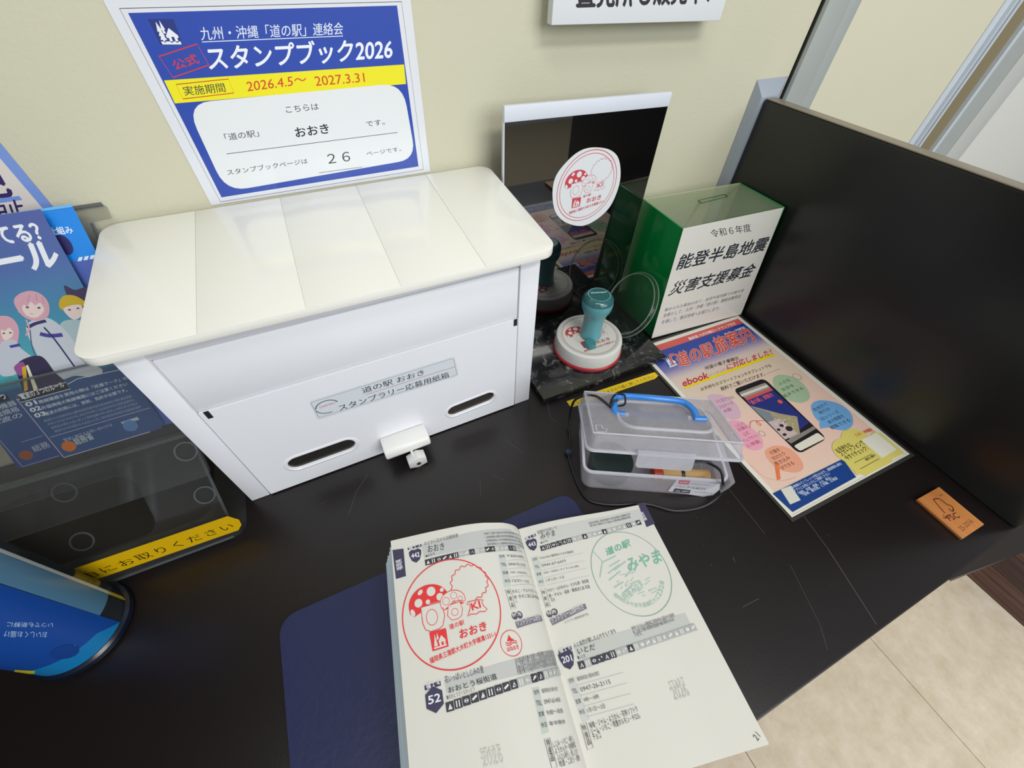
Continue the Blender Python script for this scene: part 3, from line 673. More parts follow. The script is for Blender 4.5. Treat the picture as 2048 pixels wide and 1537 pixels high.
# ================================================================ GREEN DONATION BOX
GB = thing('donation_box', (358, -75, .3), 'donation box with translucent green sides, clear top and white front notice', 'donation box')
b4 = [Vector((271, -128, .5)), Vector((446, -139.5, .5)), Vector((447, -36, .5)), Vector((271, -25, .5))]
t4 = [Vector((270, -113, 178)), Vector((447.5, -119, 178)), Vector((449, -34, 178)), Vector((273.5, -22, 178))]
m_gr = mat('green_acrylic', '00803a', .12, coat=.6, bump=(30, .02, .02)); m_cl2 = clear_mat('clear_acrylic', 'e8f0e4', .12, 'cfd8c8', .05)
m_grn = clear_mat('green_translucent', '3fae62', .62, '008a3c', .1)
def slab(q, n, t):
    n = Vector(n).normalized()*t; return hexa(q, [v+n for v in q])
mk('side_panel', *slab([b4[0], b4[3], t4[3], t4[0]], (1, 0, 0), 3), m_gr, GB, bevel=.5)
mk('side_panel', *slab([b4[1], b4[2], t4[2], t4[1]], (-1, 0, 0), 3), m_gr, GB, bevel=.5)
mk('back_panel', *slab([b4[3]+Vector((3, 0, 0)), b4[2]-Vector((3, 0, 0)), t4[2]-Vector((3, 0, 0)), t4[3]+Vector((3, 0, 0))], (0, -1, 0), 2.5), clear_mat('frosted_back', 'f0f4e6', .5, 'e8ecd8', .3), GB)
mk('front_panel', *slab([b4[0]+Vector((3.2, .2, 0)), b4[1]-Vector((3.2, 0, 0)), t4[1]-Vector((3.2, 0, 0)), t4[0]+Vector((3.2, .2, 0))], (0, 1, 0), 2.5), m_cl2, GB)
mk('floor_panel', *hexa([b4[0]+Vector((3, 3, 0)), b4[1]+Vector((-3, 3, 0)), b4[2]+Vector((-3, -3, 0)), b4[3]+Vector((3, -3, 0))], [b4[0]+Vector((3, 3, 3)), b4[1]+Vector((-3, 3, 3)), b4[2]+Vector((-3, -3, 3)), b4[3]+Vector((3, -3, 3))]), m_cl2, GB)
st = Sheet((0, 0, 175.5), (1, 0, 0), (0, 1, 0))
slot = [st.uv(p) for p in ((1397, 404), (1448, 393), (1452, 397), (1401, 409))]
o4 = [(t4[0].x+3.2, t4[0].y+3), (t4[1].x-3.2, t4[1].y+3), (t4[2].x-3.2, t4[2].y-3), (t4[3].x+3.2, t4[3].y-3)]
mk('top_panel', *ring_prism(o4, slot, 175, 177.5), clear_mat('clear_top', 'f4f8ee', .22, 'e6ecd8', .06), GB)
mk('slot_rim', *ring_prism([st.uv(p) for p in ((1394, 404), (1449, 391.5), (1455, 397), (1400, 410.5))], slot, 177.6, 178.2), clear_mat('slot_rim', 'a9c0a9', .3, '8fae92', .1), GB)
# notice on the front
fo = Vector((270.6, -129.2, .8)); fu = (b4[1]-b4[0]); fv = (t4[0]-b4[0]); s = Sheet(fo, fu, fv-fu.normalized()*fv.dot(fu.normalized()), lift=.05)
s.poly([(1303, 677), (1482, 629), (1568, 415), (1367, 457)], 'e0dfd6', h=0)
D2 = '2b3036'
s.text('令和６年度', (1424, 476), (1503, 463), (1419, 460), D2, bold=.01)
s.text('能登半島地震', (1351, 541), (1527, 502), (1363, 510), '252c38', bold=.025); s.text('災害支援募金', (1335, 593), (1500, 553), (1351, 564), '252c38', bold=.025)
s.text('集められた募金は全て、能登半島地震での被災者', (1328, 624), (1486, 584), (1331, 617), D2); s.text('支援として、九州・沖縄「道の駅」連絡会教育会', (1325, 636), (1480, 596), (1328, 628), D2)
s.text('を通して、被災地域へお届けします。', (1322, 649), (1438, 620), (1325, 641), D2)
nt = s.build('notice', m_lam, GB); nt['label'] = 'white laminated notice with black slanted characters'

# ================================================================ FLYER ON THE TABLE
s = Sheet((440, -435, .7), (1, 0, 0), (0, 1, 0), lift=.03)
C4 = [s.uv(p) for p in ((1476, 631.6), (1819, 909), (1583.7, 1035.8))]
TLc = (C4[0][0]+C4[2][0]-C4[1][0], C4[0][1]+C4[2][1]-C4[1][1]); TR, BRc, BLc = C4; Q = [TLc, TR, BRc, BLc]
def fm(x, y):   # 0..1 across, 0..1 down
    return tuple(TLc[i]+(TR[i]-TLc[i])*x+(BLc[i]-TLc[i])*y for i in (0, 1))
e = .02
s.poly([fm(-e, -.014), fm(1+e, -.014), fm(1+e, 1.014), fm(-e, 1.014)], '34352f', h=-.3, px=False)
s.poly(Q, 'e6e2d6', h=0, px=False)
s.grad([fm(.03, .06), fm(.97, .06), fm(.03, .97), fm(.97, .97)], None, None, px=False, n=60, cc=[(0, '1f3f9a'), (.08, '2c459c'), (.15, '7d7bb0'), (.21, 'd8c4bc'), (.3, 'dccab4'), (.55, 'e6c8b8'), (.75, 'ecc4b6'), (1, 'e2ccb8')])
s.poly([fm(.03, .02), fm(.97, .02), fm(.97, .062), fm(.03, .062)], 'd05a52', px=False)
s.text('最新版 九州沖縄ロードマップ付き', (1380, 681), (1473, 649), 6, 'f4e2dc', bold=.02)
s.text('九州・沖縄版', (1451, 671), (1492, 657), 5, 'e6e6f0', bold=.02)
emblem(s, [(1325, 717), (1345, 710), (1357, 730), (1338, 737)], '1f3f9a', 'e6ecf2')
OR = 'cf5348'
for bo, cc_, hh in ((.06, 'e8c8c0', None), (.03, OR, None)):
    s.text('「道の駅」', (1349, 739), (1442, 707), (1338, 711), cc_, bold=bo); s.text('旅案内', (1440, 706), (1512, 681), (1422, 677), cc_, bold=bo)
s.text('待望の電子書籍化', (1411, 741), (1479, 719), (1408, 734), '3a2c22', bold=.02)
s.poly([(1368, 774), (1548, 708), (1549, 712), (1370, 778)], 'e8cf00'); s.poly([(1368, 774), (1546, 707), (1546, 712), (1370, 777)], 'ecd600')
s.text('ebook', (1367, 774), (1418, 756), (1363, 761), 'c0242a', bold=.03); s.text('(イーブック)', (1419, 755), (1455, 741), 5, 'c0344a'); s.text('に対応しました！', (1456, 741), (1545, 709), (1452, 729), 'c0242a', bold=.025)
s.text('お手持ちのスマートフォンやタブレットでも', (1403, 783), (1544, 734), (1400, 776), '33271f', bold=.015); s.text('無料でご覧いただけます。', (1443, 783), (1531, 752), (1440, 775), '33271f', bold=.015)
s.line((1533, 748), (1560, 738), .5, '6a5a4a')
# bubbles
def bub(pts, col): s.poly([(p.x, p.y) for p in spline([(*s.uv(p), 0) for p in pts], 6, True)], col, px=False)
bub([(1415, 793), (1440, 790), (1466, 802), (1480, 822), (1478, 838), (1455, 838), (1430, 822)], 'd4b0c4')
bub([(1455, 845), (1480, 843), (1505, 858), (1525, 880), (1523, 898), (1500, 900), (1475, 880)], 'e6a6bc')
bub([(1545, 760), (1560, 750), (1590, 756), (1612, 775), (1620, 795), (1605, 806), (1580, 802), (1555, 785)], 'a4bd9c')
bub([(1622, 812), (1640, 801), (1675, 807), (1700, 825), (1706, 848), (1690, 861), (1660, 856), (1632, 838)], '70a6d8'); s.poly([(1638, 845), (1640, 858), (1662, 855)], '70a6d8')
bub([(1530, 903), (1550, 892), (1580, 898), (1602, 920), (1606, 938), (1590, 946), (1560, 940), (1538, 922)], 'e8a488')
for tx, a, b, c_ in (('ひと目でワカル', (1435, 807), (1470, 797), '8a2a5a'), ('フロアーズ', (1440, 819), (1468, 808), '8a2a5a'), ('大図', (1450, 827), (1464, 821), '8a2a5a'),
                     ('いろいろ', (1474, 856), (1490, 850), 'a0305a'), ('店舗の', (1478, 864), (1498, 856), 'a0305a'), ('公式', (1490, 874), (1500, 868), 'c02050'), ('ウェブサイト', (1490, 886), (1518, 874), 'c02050'), ('に移動', (1497, 896), (1522, 886), 'c02050'),
                     ('小さな', (1560, 772), (1582, 762), '2c3a24'), ('文字を', (1566, 784), (1590, 773), '2c3a24'), ('拡大できる', (1570, 796), (1608, 779), '2c3a24'),
                     ('各地方で', (1630, 824), (1657, 810), '20304a'), ('発行の', (1641, 830), (1662, 820), '20304a'), ('旧シリーズ', (1645, 842), (1680, 826), '20304a'), ('続き情報を', (1660, 849), (1690, 834), '20304a'), ('閲覧できる', (1665, 860), (1702, 843), '20304a'),
                     ('付箋を', (1543, 911), (1562, 902), '6a3018'), ('付けたり', (1548, 922), (1572, 910), '6a3018'), ('書き込み', (1553, 933), (1582, 918), '6a3018'), ('ができる', (1565, 941), (1590, 929), '6a3018')):
    s.text(tx, a, b, 5.2, c_, bold=.01)
s.path([(1500, 857), (1501, 845), (1512, 842), (1522, 850), (1518, 851), (1513, 843), (1533, 842)], .8, 'c84038', smooth=5)
s.circ((1594, 754), 6, 6, .7, '8a9a80'); s.circ((1524, 868), 4, 4, .6, '8a8a70')
s.poly([(1549, 930), (1558, 930), (1561, 959), (1554, 961)], 'e87a48')
s.path([(1500, 930), (1530, 955), (1565, 962), (1592, 955)], .6, 'e8a89c', smooth=6)
# phone
ph = [s.uv(p) for p in ((1466, 780), (1528, 757), (1654, 878), (1598, 909))]
s.poly(rq(ph, 9), '211c22', px=False); sc4 = [s.uv(p) for p in ((1477, 787), (1531, 768), (1650, 876), (1600, 901))]
s.poly(rq([s.uv(p) for p in ((1477, 786), (1530, 766), (1541, 776), (1489, 797))], 2), '9a938a', px=False)
s.poly([(1480, 790), (1533, 770), (1537, 774), (1484, 794)], 'd8d4cc')
s.poly([(1489, 797), (1541, 776), (1546, 781), (1494, 802)], 'cf5a5c'); s.poly([(1494, 802), (1546, 781), (1618, 846), (1600, 860), (1566, 833), (1500, 812)], '28337c')
s.text('「道の駅」旅案内', (1503, 811), (1548, 793), 7, 'd05a6a', bold=.04); s.disc((1560, 804), 3.4, 3.4, 'e05a48')
s.poly([(1500, 812), (1560, 828), (1594, 834), (1600, 868), (1580, 878), (1553, 862)], 'a89c7c'); s.poly([(1500, 812), (1540, 826), (1550, 845), (1535, 845)], '7f8890'); s.poly([(1535, 845), (1560, 838), (1595, 868), (1570, 880)], 'c8b4b4')
for p, a, b in (((1563, 852), 3, 2.4), ((1578, 858), 5, 4), ((1557, 860), 2.5, 2), ((1569, 870), 3, 2)): s.disc(p, a, b, '2e2628')
for k in range(26):
    r = random.Random(k+9); s.disc((1565+r.uniform(-18, 24), 842+r.uniform(-9, 14)), .8, .8, ('d8d0b0', '6a6048', 'e8e0d8')[k % 3], n=7)
s.poly([(1573, 882), (1627, 853), (1632, 858), (1582, 888)], '8a847c'); s.poly([(1582, 888), (1632, 859), (1635, 863), (1586, 893)], '1c1a1e')
s.poly(rq([s.uv(p) for p in ((1587, 893), (1635, 866), (1650, 878), (1600, 903))], 3), 'e2dccc', px=False)
# yellow cloud with blank code field, blue footer
s.poly([(1545, 988), (1685, 919), (1712, 955), (1585, 1025)], '143f86')
for p, a, b in (((1712, 880), 20, 16), ((1698, 902), 22, 18), ((1742, 908), 26, 22), ((1722, 926), 20, 18)): s.disc(p, a, b, 'd9cc6e')
s.poly([(1748, 862), (1763, 869), (1809, 907), (1713, 952), (1700, 930)], 'd9cc6e')
s.path([fm(0, 0), fm(1, 0), fm(1, 1), fm(0, 1)], 5.5, 'e6e4da', px=False, closed=True)
s.poly([fm(-e, -.014), fm(1+e, -.014), fm(1+e, 0), fm(-e, 0)], '34352f', px=False); s.poly([fm(-e, 1), fm(1+e, 1), fm(1+e, 1.014), fm(-e, 1.014)], '34352f', px=False)
s.poly([fm(-e, -.014), fm(0, -.014), fm(0, 1.014), fm(-e, 1.014)], '34352f', px=False); s.poly([fm(1, -.014), fm(1+e, -.014), fm(1+e, 1.014), fm(1, 1.014)], '34352f', px=False)
s.poly([(1722, 881), (1753, 866), (1793, 900), (1764, 917)], 'e2e0d4'); s.poly([(1561, 980), (1581, 972), (1601, 1001), (1580, 1010)], 'd8d8cc')
s.text('九州・沖縄版', (1713, 875), (1746, 862), 4.6, 'd8603a', bold=.02)
s.text('お手持ちの', (1676, 907), (1704, 893), 6, '3a3018', bold=.03); s.text('スマートフォンで', (1685, 914), (1731, 889), 6.4, '3a3018', bold=.03); s.text('今すぐチェック！', (1695, 922), (1738, 900), 6.4, '3a3018', bold=.03)
s.line((1708, 927), (1743, 909), .9, '8a8040'); s.text('無料公開中', (1733, 923), (1752, 913), 3.2, '3a3018', bold=.03); s.line((1720, 939), (1758, 918), .7, '6a6030')
for tx, a, b in (('各地域のパンフレットが見られます。道路情報も案内', (1585, 979), (1684, 930)), ('アプリとお気に入りにご登録ください', (1590, 986), (1661, 950)), ('「福岡、佐賀、長崎、大分、熊本」', (1599, 991), (1664, 958)), ('「宮崎、鹿児島」と沖縄、広域版', (1608, 994), (1676, 959))):
    s.text(tx, a, b, 3.6, 'c8d2e6', bold=.02)
s.guess = (0, 0); FLY = s.build('ebook_flyer', m_gloss); tag(FLY, 'large laminated pink and blue flyer with phone picture lying flat by the black divider', 'flyer')

# yellow tape strips
s = Sheet((150, -190, .25), (1, 0, 0), (0, 1, 0), lift=.04)
s.poly([(1133, 803), (1308, 745), (1316, 746), (1319, 750), (1310, 758), (1142, 816)], 'ecc80a', h=0)
s.text('インクは入っておりますので軽く押してください', (1146, 812), (1310, 756), 6.4, '4a3a10', bold=.01)
tag(s.build('yellow_tape', m_gloss), 'thin yellow label tape stuck on the table in front of the marble slab', 'tape')

# ================================================================ PLASTIC HANDLE CASE
yw = -.501; x0c, y0c, Lc, Dc, H1, H2, an, ta = 29.9, -304.1, 154.6, 93.4, 42.4, 18.7, .371, 2.7
cy, sy = math.cos(yw), math.sin(yw)
def CT(u, v, z): return Vector((x0c+cy*u-sy*v, y0c+sy*u+cy*v, z))
def CQ(u, v, z):
    vv = Dc-(math.cos(an)*v-math.sin(an)*z); return CT(u, vv, H1+math.sin(an)*v+math.cos(an)*z-.4)
m_pp = clear_mat('milky_plastic', 'fbfafc', .27, 'fbfaff', .15, 1.45); m_ppe = clear_mat('milky_plastic_edge', 'f4f4f8', .7, 'f6f6fc', .12, 1.5)
CS = thing('plastic_case', (110, -300, .3), 'clear plastic case with a blue carrying handle, lid half open, in front of the slab', 'case')
def shell(T, lo, hi, zl, zh, r0, r1, th, n=5, rim=True, bottom=True):
    """tray: outline lo at height zl, hi at zh; th = wall thickness"""
    A0 = rrect(*lo, r0, n); A1 = rrect(*hi, r1, n); i0 = rrect(lo[0]+th, lo[1]+th, lo[2]-th, lo[3]-th, max(.5, r0-th), n); i1 = rrect(hi[0]+th, hi[1]+th, hi[2]-th, hi[3]-th, max(.5, r1-th), n)
    m = len(A0); up = 1 if zh > zl else -1
    vs = [T(u, v, zl) for u, v in A0]+[T(u, v, zh) for u, v in A1]+[T(u, v, zh) for u, v in i1]+[T(u, v, zl+up*th) for u, v in i0]
    fs = [(k*m+i, k*m+(i+1) % m, (k+1)*m+(i+1) % m, (k+1)*m+i) for k in range(3) for i in range(m)]+[tuple(range(m)), tuple(range(3*m, 4*m))]
    return vs, fs
mk('tray', *shell(CT, (ta, ta, Lc-ta, Dc-ta), (0, 0, Lc, Dc), .6, H1, 12, 9, 1.3), m_pp, CS, smooth=True)
mk('tray_rim', *ring_prism(rrect(-1.6, -1.6, Lc+1.6, Dc+1.6, 10), rrect(1, 1, Lc-1, Dc-1, 8), H1-2.6, H1+.2, CT), m_ppe, CS, smooth=True)
# flared end wing at the right of the tray
mk('end_flange', *hexa([CT(Lc+1.6, -1.5, 16), CT(Lc+6, -1.5, 30), CT(Lc+6, 60, 30), CT(Lc+1.6, 60, 16)], [CT(Lc+1.6, -1.5, H1), CT(Lc+7, -1.5, H1), CT(Lc+7, 60, H1), CT(Lc+1.6, 60, H1)]), m_pp, CS, bevel=.6)
lidc = mk('lid', *shell(CQ, (0, 0, Lc, Dc), (-3, -2, Lc+3, Dc+3), H2, 0, 7, 9, 1.3), m_pp, CS, smooth=True)
mk('lid_rim', *ring_prism(rrect(-4.2, -2, Lc+4.2, Dc+4.2, 9), rrect(-2, 0, Lc+2, Dc+1.8, 8), -.4, 2, CQ), m_ppe, lidc, smooth=True)
rw = rrect(32, 18, Lc-20, Dc-16, 18, 8); rw2 = rrect(34.5, 20.5, Lc-22.5, Dc-18.5, 16, 8)
mk('lid_recess', *ring_prism(rw, rw2, H2-1, H2+1.6, CQ), m_ppe, lidc, smooth=True)
mk('lid_floor', *prism(rw2, H2-3.0, H2-2.2, CQ), clear_mat('milky_recess', 'e4e4e8', .25, 'c4c4cc', .2), lidc)
for a_ in (((2, 2), (Lc-2, 2)), ((2, Dc-3), (Lc-2, Dc-3)), ((2, 2), (2, Dc-3)), ((Lc-2, 2), (Lc-2, Dc-3))):
    mk('lid_edge', *tube([CQ(*a_[0], H2), CQ(*a_[1], H2)], 1.0, 8), m_ppe, lidc, smooth=True)
# latch tab
mk('latch', *join(hexa([CQ(48, Dc+4, 6), CQ(106, Dc+4, 6), CQ(106, Dc+8, 5), CQ(48, Dc+8, 5)], [CQ(48, Dc+4, 3), CQ(106, Dc+4, 3), CQ(106, Dc+8, 2), CQ(48, Dc+8, 2)]), prism(rrect(48, -14, 106, 3, 4), Dc+5.5, Dc+7, lambda u, v, h: CQ(u, h, v))), clear_mat('milky_latch', 'f2f2f6', .45, 'f2f2f8', .14, 1.4), lidc, smooth=True)
# blue handle: px traced loop rebuilt in the lid's frame, lying back over the lid
m_blu = mat('blue_handle_plastic', '2f86e0', .28, coat=.4)
HP = [(42, 48, H2-2), (38, 40, H2+6), (36, 26, H2+13), (40, 17, H2+17), (52, 15, H2+18), (80, 15, H2+18.5), (108, 17, H2+18), (118, 22, H2+16), (122, 34, H2+11), (123, 46, H2+5), (123, 50, H2-1)]
def pxh(px, py, z):   # point of the photo on the plane parallel to the lid at height z above it
    O = CQ(0, 0, z); a = CQ(1, 0, z)-O; b = CQ(0, 1, z)-O; n = a.cross(b); d = ray(px, py); t = n.dot(O-CAM)/n.dot(d); return CAM+d*t
hp = [pxh(1231, 829, 17), pxh(1229, 815, 22), pxh(1229, 800, 26), pxh(1238, 793, 28), pxh(1262, 793, 29), pxh(1300, 796, 30), pxh(1340, 800, 29), pxh(1368, 806, 28), pxh(1386, 820, 25), pxh(1394, 838, 20)]
mk('carry_handle', *tube(spline(hp, 6), 3.6, 12), m_blu, CS, smooth=True)
for c_ in (pxh(1233, 828, 17), pxh(1395, 838, 19)):
    mk('handle_pivot', *lathe(c_-Vector((cy, sy, 0))*4, [(0, 0), (3.4, 0), (3.4, 13), (0, 13)], 20, N=(cy, sy, 0)), m_blu, CS, smooth=True)
for c_ in (pxh(1247, 832, 15), pxh(1381, 838, 16)):
    mk('pivot_block', *lathe(c_-Vector((cy, sy, 0))*4, [(0, 0), (4, 0), (4, 9), (0, 9)], 12, N=(cy, sy, 0)), m_ppe, CS)
# store label on the tray front, raised logo on the lid
s = Sheet(CT(0, ta*.8-.6, 2), CT(1, 0, 0)-CT(0, 0, 0), (0, 0, 1), lift=.04)
s.poly([(1336, 983), (1355, 958), (1440, 968), (1439, 980), (1426, 991), (1406, 994)], 'dad8e0', h=0)
s.poly([(1359, 958), (1382, 959), (1377, 970), (1356, 968)], 'c8284a'); s.text('DAISO', (1360, 966), (1376, 967), 2.6, 'f0d8dc', bold=.04)
s.text('HANDLE BOX', (1381, 969), (1418, 972), 2.6, '5a5660', bold=.01); s.text('ハンドルBOX', (1352, 975), (1410, 981), 5, '3a4a4a', bold=.02)
s.poly([(1350, 977), (1382, 981), (1378, 988), (1345, 984)], '4a464c'); s.text('収納・整理用', (1351, 983), (1376, 985), 2.6, 'd8d8dc', bold=.03)
s.text(blurb(14, 3), (1388, 985), (1424, 988), 2.2, '8a8690'); s.build('store_label', m_gloss, CS)
s = Sheet(CQ(0, 0, H2+.3), CQ(1, 0, 0)-CQ(0, 0, 0), CQ(0, 0, 0)-CQ(0, 1, 0), lift=.05)
s.path([(1203, 851), (1192, 850), (1193, 861), (1196, 864), (1213, 864), (1214, 858), (1206, 857), (1203, 851)], .9, 'e8e8f0'); s.build('raised_logo', m_gloss, CS)
# contents
m_ink = mat('ink_pad_black', '1e2224', .35)
IP = thing('ink_pad', (95, -292, 2.2), 'round dark ink pad inside the clear plastic case, at its left', 'ink pad'); ipc = at(1224, 918, 2, 24)
mk('case', *lathe((ipc.x, ipc.y, 2.2), [(0, 0), (24, 0), (25, 2), (25, 10), (0, 10)], 48), m_ink, IP, smooth=True)
mk('lid', *lathe((ipc.x, ipc.y, 12.3), [(0, 0), (25.6, 0), (25.6, 9), (24, 11), (0, 11)], 48), mat('ink_lid', '23302e', .25), IP, smooth=True)
a = at(1306, 946, 2, 14); b = at(1418, 950, 2, 14); WS = thing('wooden_stamp', ((a.x+b.x)/2, (a.y+b.y)/2, 2.4), 'short pale wooden stamp stick with red tip inside the clear case, at its right', 'stamp')
dd = (b-a).normalized(); Lw = (b-a).length; zz = Vector((0, 0, 8.6)); a = Vector((a.x, a.y, 2.6)); b = Vector((b.x, b.y, 2.6))
def rod(p, q, r): return lathe(p+zz, [(0, 0), (r, .3), (r, (q-p).length-.3), (0, (q-p).length)], 24, N=q-p)
mk('stick', *rod(a+dd*Lw*.16, b, 7.4), mat('pale_wood', 'd8b072', .5, bump=(80, .1, .12)), WS, smooth=True)
mk('red_tip', *rod(a, a+dd*Lw*.16, 8.2), mat('red_plastic', 'c23a1e', .4), WS, smooth=True)
mk('black_band', *rod(a+dd*Lw*.48, a+dd*Lw*.55, 7.9), m_ink, WS, smooth=True)
# black cord tied round the handle, looping over the table and the case front
s_ = [pxh(1236, 800, 31), pxh(1222, 806, 27), pxh(1222, 815, 20), at(1190, 792, 2, 66), at(1155, 797, 2, 52), at(1143, 815, 2, 30), at(1139, 845, 2, 8), at(1140, 880, 2, 2), at(1137, 905, 2, 2), at(1143, 935, 2, 1.6), at(1160, 978, 2, 1.6), at(1180, 1002, 2, 1.6),
      at(1225, 1010, 2, 1.6), at(1290, 1008, 2, 1.6), at(1350, 1022, 2, 1.6), at(1405, 1014, 2, 2), at(1440, 990, 2, 12), at(1447, 965, 2, 30), CT(Lc-8, -5, 44), CT(Lc-14, 2, 58), at(1415, 926, 2, 56), at(1388, 924, 2, 58)]
CO = mk('cord', *tube(spline(s_, 8), 1.5, 8), mat('black_rubber', '17181c', .45), CS, smooth=True); CO['label'] = 'thin black cord tied to the blue handle and looping over the table'
kn = at(1137, 905, 2, 4); mk('knot', *lathe((kn.x, kn.y, .4), [(0, 0), (3.6, .6), (4.6, 3), (3.4, 6), (0, 7)], 14), mat('blue_black_rubber', '22304a', .45), CO, smooth=True)
mk('tie', *tube(spline([pxh(1232, 789, 31), pxh(1248, 790, 33), pxh(1250, 808, 28), pxh(1240, 812, 22), pxh(1222, 812, 22), pxh(1224, 798, 30)], 6, True), 1.1, 8, closed=True), _m['black_rubber'], CO, smooth=True)

# ================================================================ BLUE MAT AND OPEN BOOK
mt = rrect(-296, -640, 17, -303.5, 16)
m_mat = mat('navy_mat', '20264e', .42, bump=(160, .25, .12))
tag(mk('stamp_mat', *prism([(x, max(y, -545)) for x, y in mt], .2, 2.0), m_mat, bevel=.5), 'dark navy blue mat with rounded corners lying under the open book', 'mat')

G = Vector((-57, -322, 0)); e_l = Vector((math.cos(-.2), math.sin(-.2), 0)); n_l = Vector((math.sin(-.165), -math.cos(-.165), 0))
prof = [(0, 9.7), (4.3, 21.2), (9.8, 29.3), (18, 37.2), (27.9, 42.7), (38, 47.6), (49.9, 50.9), (60, 52.4), (71.4, 53.0), (84, 53.3), (97.3, 53.1), (111, 52.8), (124.5, 52.3)]
sp = spline([(a, b, 0) for a, b in prof], 6); acc = [0]
for i in range(1, len(sp)): acc.append(acc[-1]+(sp[i]-sp[i-1]).length)
SL = acc[-1]
def prof_at(t):
    t = max(0, min(SL-1e-6, t)); i = 0
    lo, hi = 0, len(acc)-1
    while hi-lo > 1:
        m = (lo+hi)//2
        if acc[m] <= t: lo = m
        else: hi = m
    k = (t-acc[lo])/(acc[hi]-acc[lo]); p = sp[lo].lerp(sp[hi], k); d = (sp[hi]-sp[lo]).normalized(); return p.x, p.y, d
def LP(u, v, h=0):   # u: distance left of the gutter is -u (u in -SL..0), v: 0 top .. -209 bottom
    t = -u; x, z, d = prof_at(t); ex = max(0, t-SL)+min(0, t)
    P_ = G-e_l*(x+ex)+n_l*(-v)+Vector((0, 0, z)); nn = Vector((0, 0, d.x))+e_l*d.y; return P_+nn*h
TRr = Vector((80.7, -353, 0)); BRr = Vector((48.6, -560, 0)); GBr = G+(BRr-TRr)+Vector((-3, 2, 0))
def RP(u, v, h=0):   # u 0..143
    a = u/141.0; b = -v/209.0; P_ = G.lerp(TRr, a).lerp(GBr.lerp(BRr, a), b)
    z = 10.5+6.5*math.sin(min(1, max(0, a*1.35+.02))*PI)*math.exp(-a*1.2); return P_+Vector((0, 0, z+h))
BK = thing('open_stamp_book', (-60, -425, 2.1), 'open stamp guide book with a large red mushroom stamp, lying on the navy mat', 'book')
m_page = mat('page_paper', 'dedcd4', .7, bump=(60, .05, .01)); PG = 'dedcd4'
def page(name, f, us, v0=0, v1=-209, nv=10, th=.25, m=m_page, parent=BK):
    nu = len(us); vs = [f(u, v0+(v1-v0)*j/nv, h) for h in (0, -th) for j in range(nv+1) for u in us]; fs = []; K_ = nu*(nv+1)
    for j in range(nv):
        for i in range(nu-1):
            a = j*nu+i; fs += [(a, a+1, a+nu+1, a+nu), (a+K_, a+nu+K_, a+nu+1+K_, a+1+K_)]
    bd = [i for i in range(nu)]+[j*nu+nu-1 for j in range(1, nv+1)]+[nv*nu+i for i in range(nu-2, -1, -1)]+[j*nu for j in range(nv-1, 0, -1)]
    for a, b in zip(bd, bd[1:]+bd[:1]): fs.append((a, a+K_, b+K_, b))
    return mk(name, vs, fs, m, parent, smooth=True)
uL = [-SL+SL*i/96 for i in range(97)]; uR = [i*142/30 for i in range(31)]
lp = page('left_page', LP, uL, nv=16); rp = page('right_page', RP, uR, nv=16)
# lower leaves fanned under the left page
m_leaf = mat('leaf_edge_paper', 'c4d4dc', .7)
for i, (k, dx) in enumerate(((.02, 14), (.10, 12.5), (.22, 11), (.38, 9), (.56, 6), (.76, 3.5))):
    def LF(u, v, h=0, k=k, dx=dx):
        t = -u; x, z, d = prof_at(t*SL/ (SL)); xx = x+dx*min(1, t/SL)*1.0; return G-e_l*xx+n_l*(-v+1.5*(1-k))+Vector((0, 0, 4.5+max(0, z-4.5)*k*.97-(0 if k > .05 else 0)+h-1.2))
    page('leaf', LF, [-SL+SL*j/14 for j in range(15)], nv=4, th=.5, m=m_leaf)
# block of pages and cover under the right page
def RB(z): return [(p.x, p.y, z) for p in (G+Vector((1, -1, 0)), TRr+Vector((-1, 0, 0)), BRr+Vector((-1, 2, 0)), GBr+Vector((1, 3, 0)))]
mk('page_block', *hexa([*RB(2.8)][::-1], [*RB(9.6)][::-1]), m_leaf, BK)
mk('cover', *hexa([*RB(2.1)][::-1], [*RB(2.7)][::-1]), mat('cover_card', 'd8d4c8', .5), BK)

NV = '3e3c58'; GY = 'c2c4c2'; TX = '4a4a50'
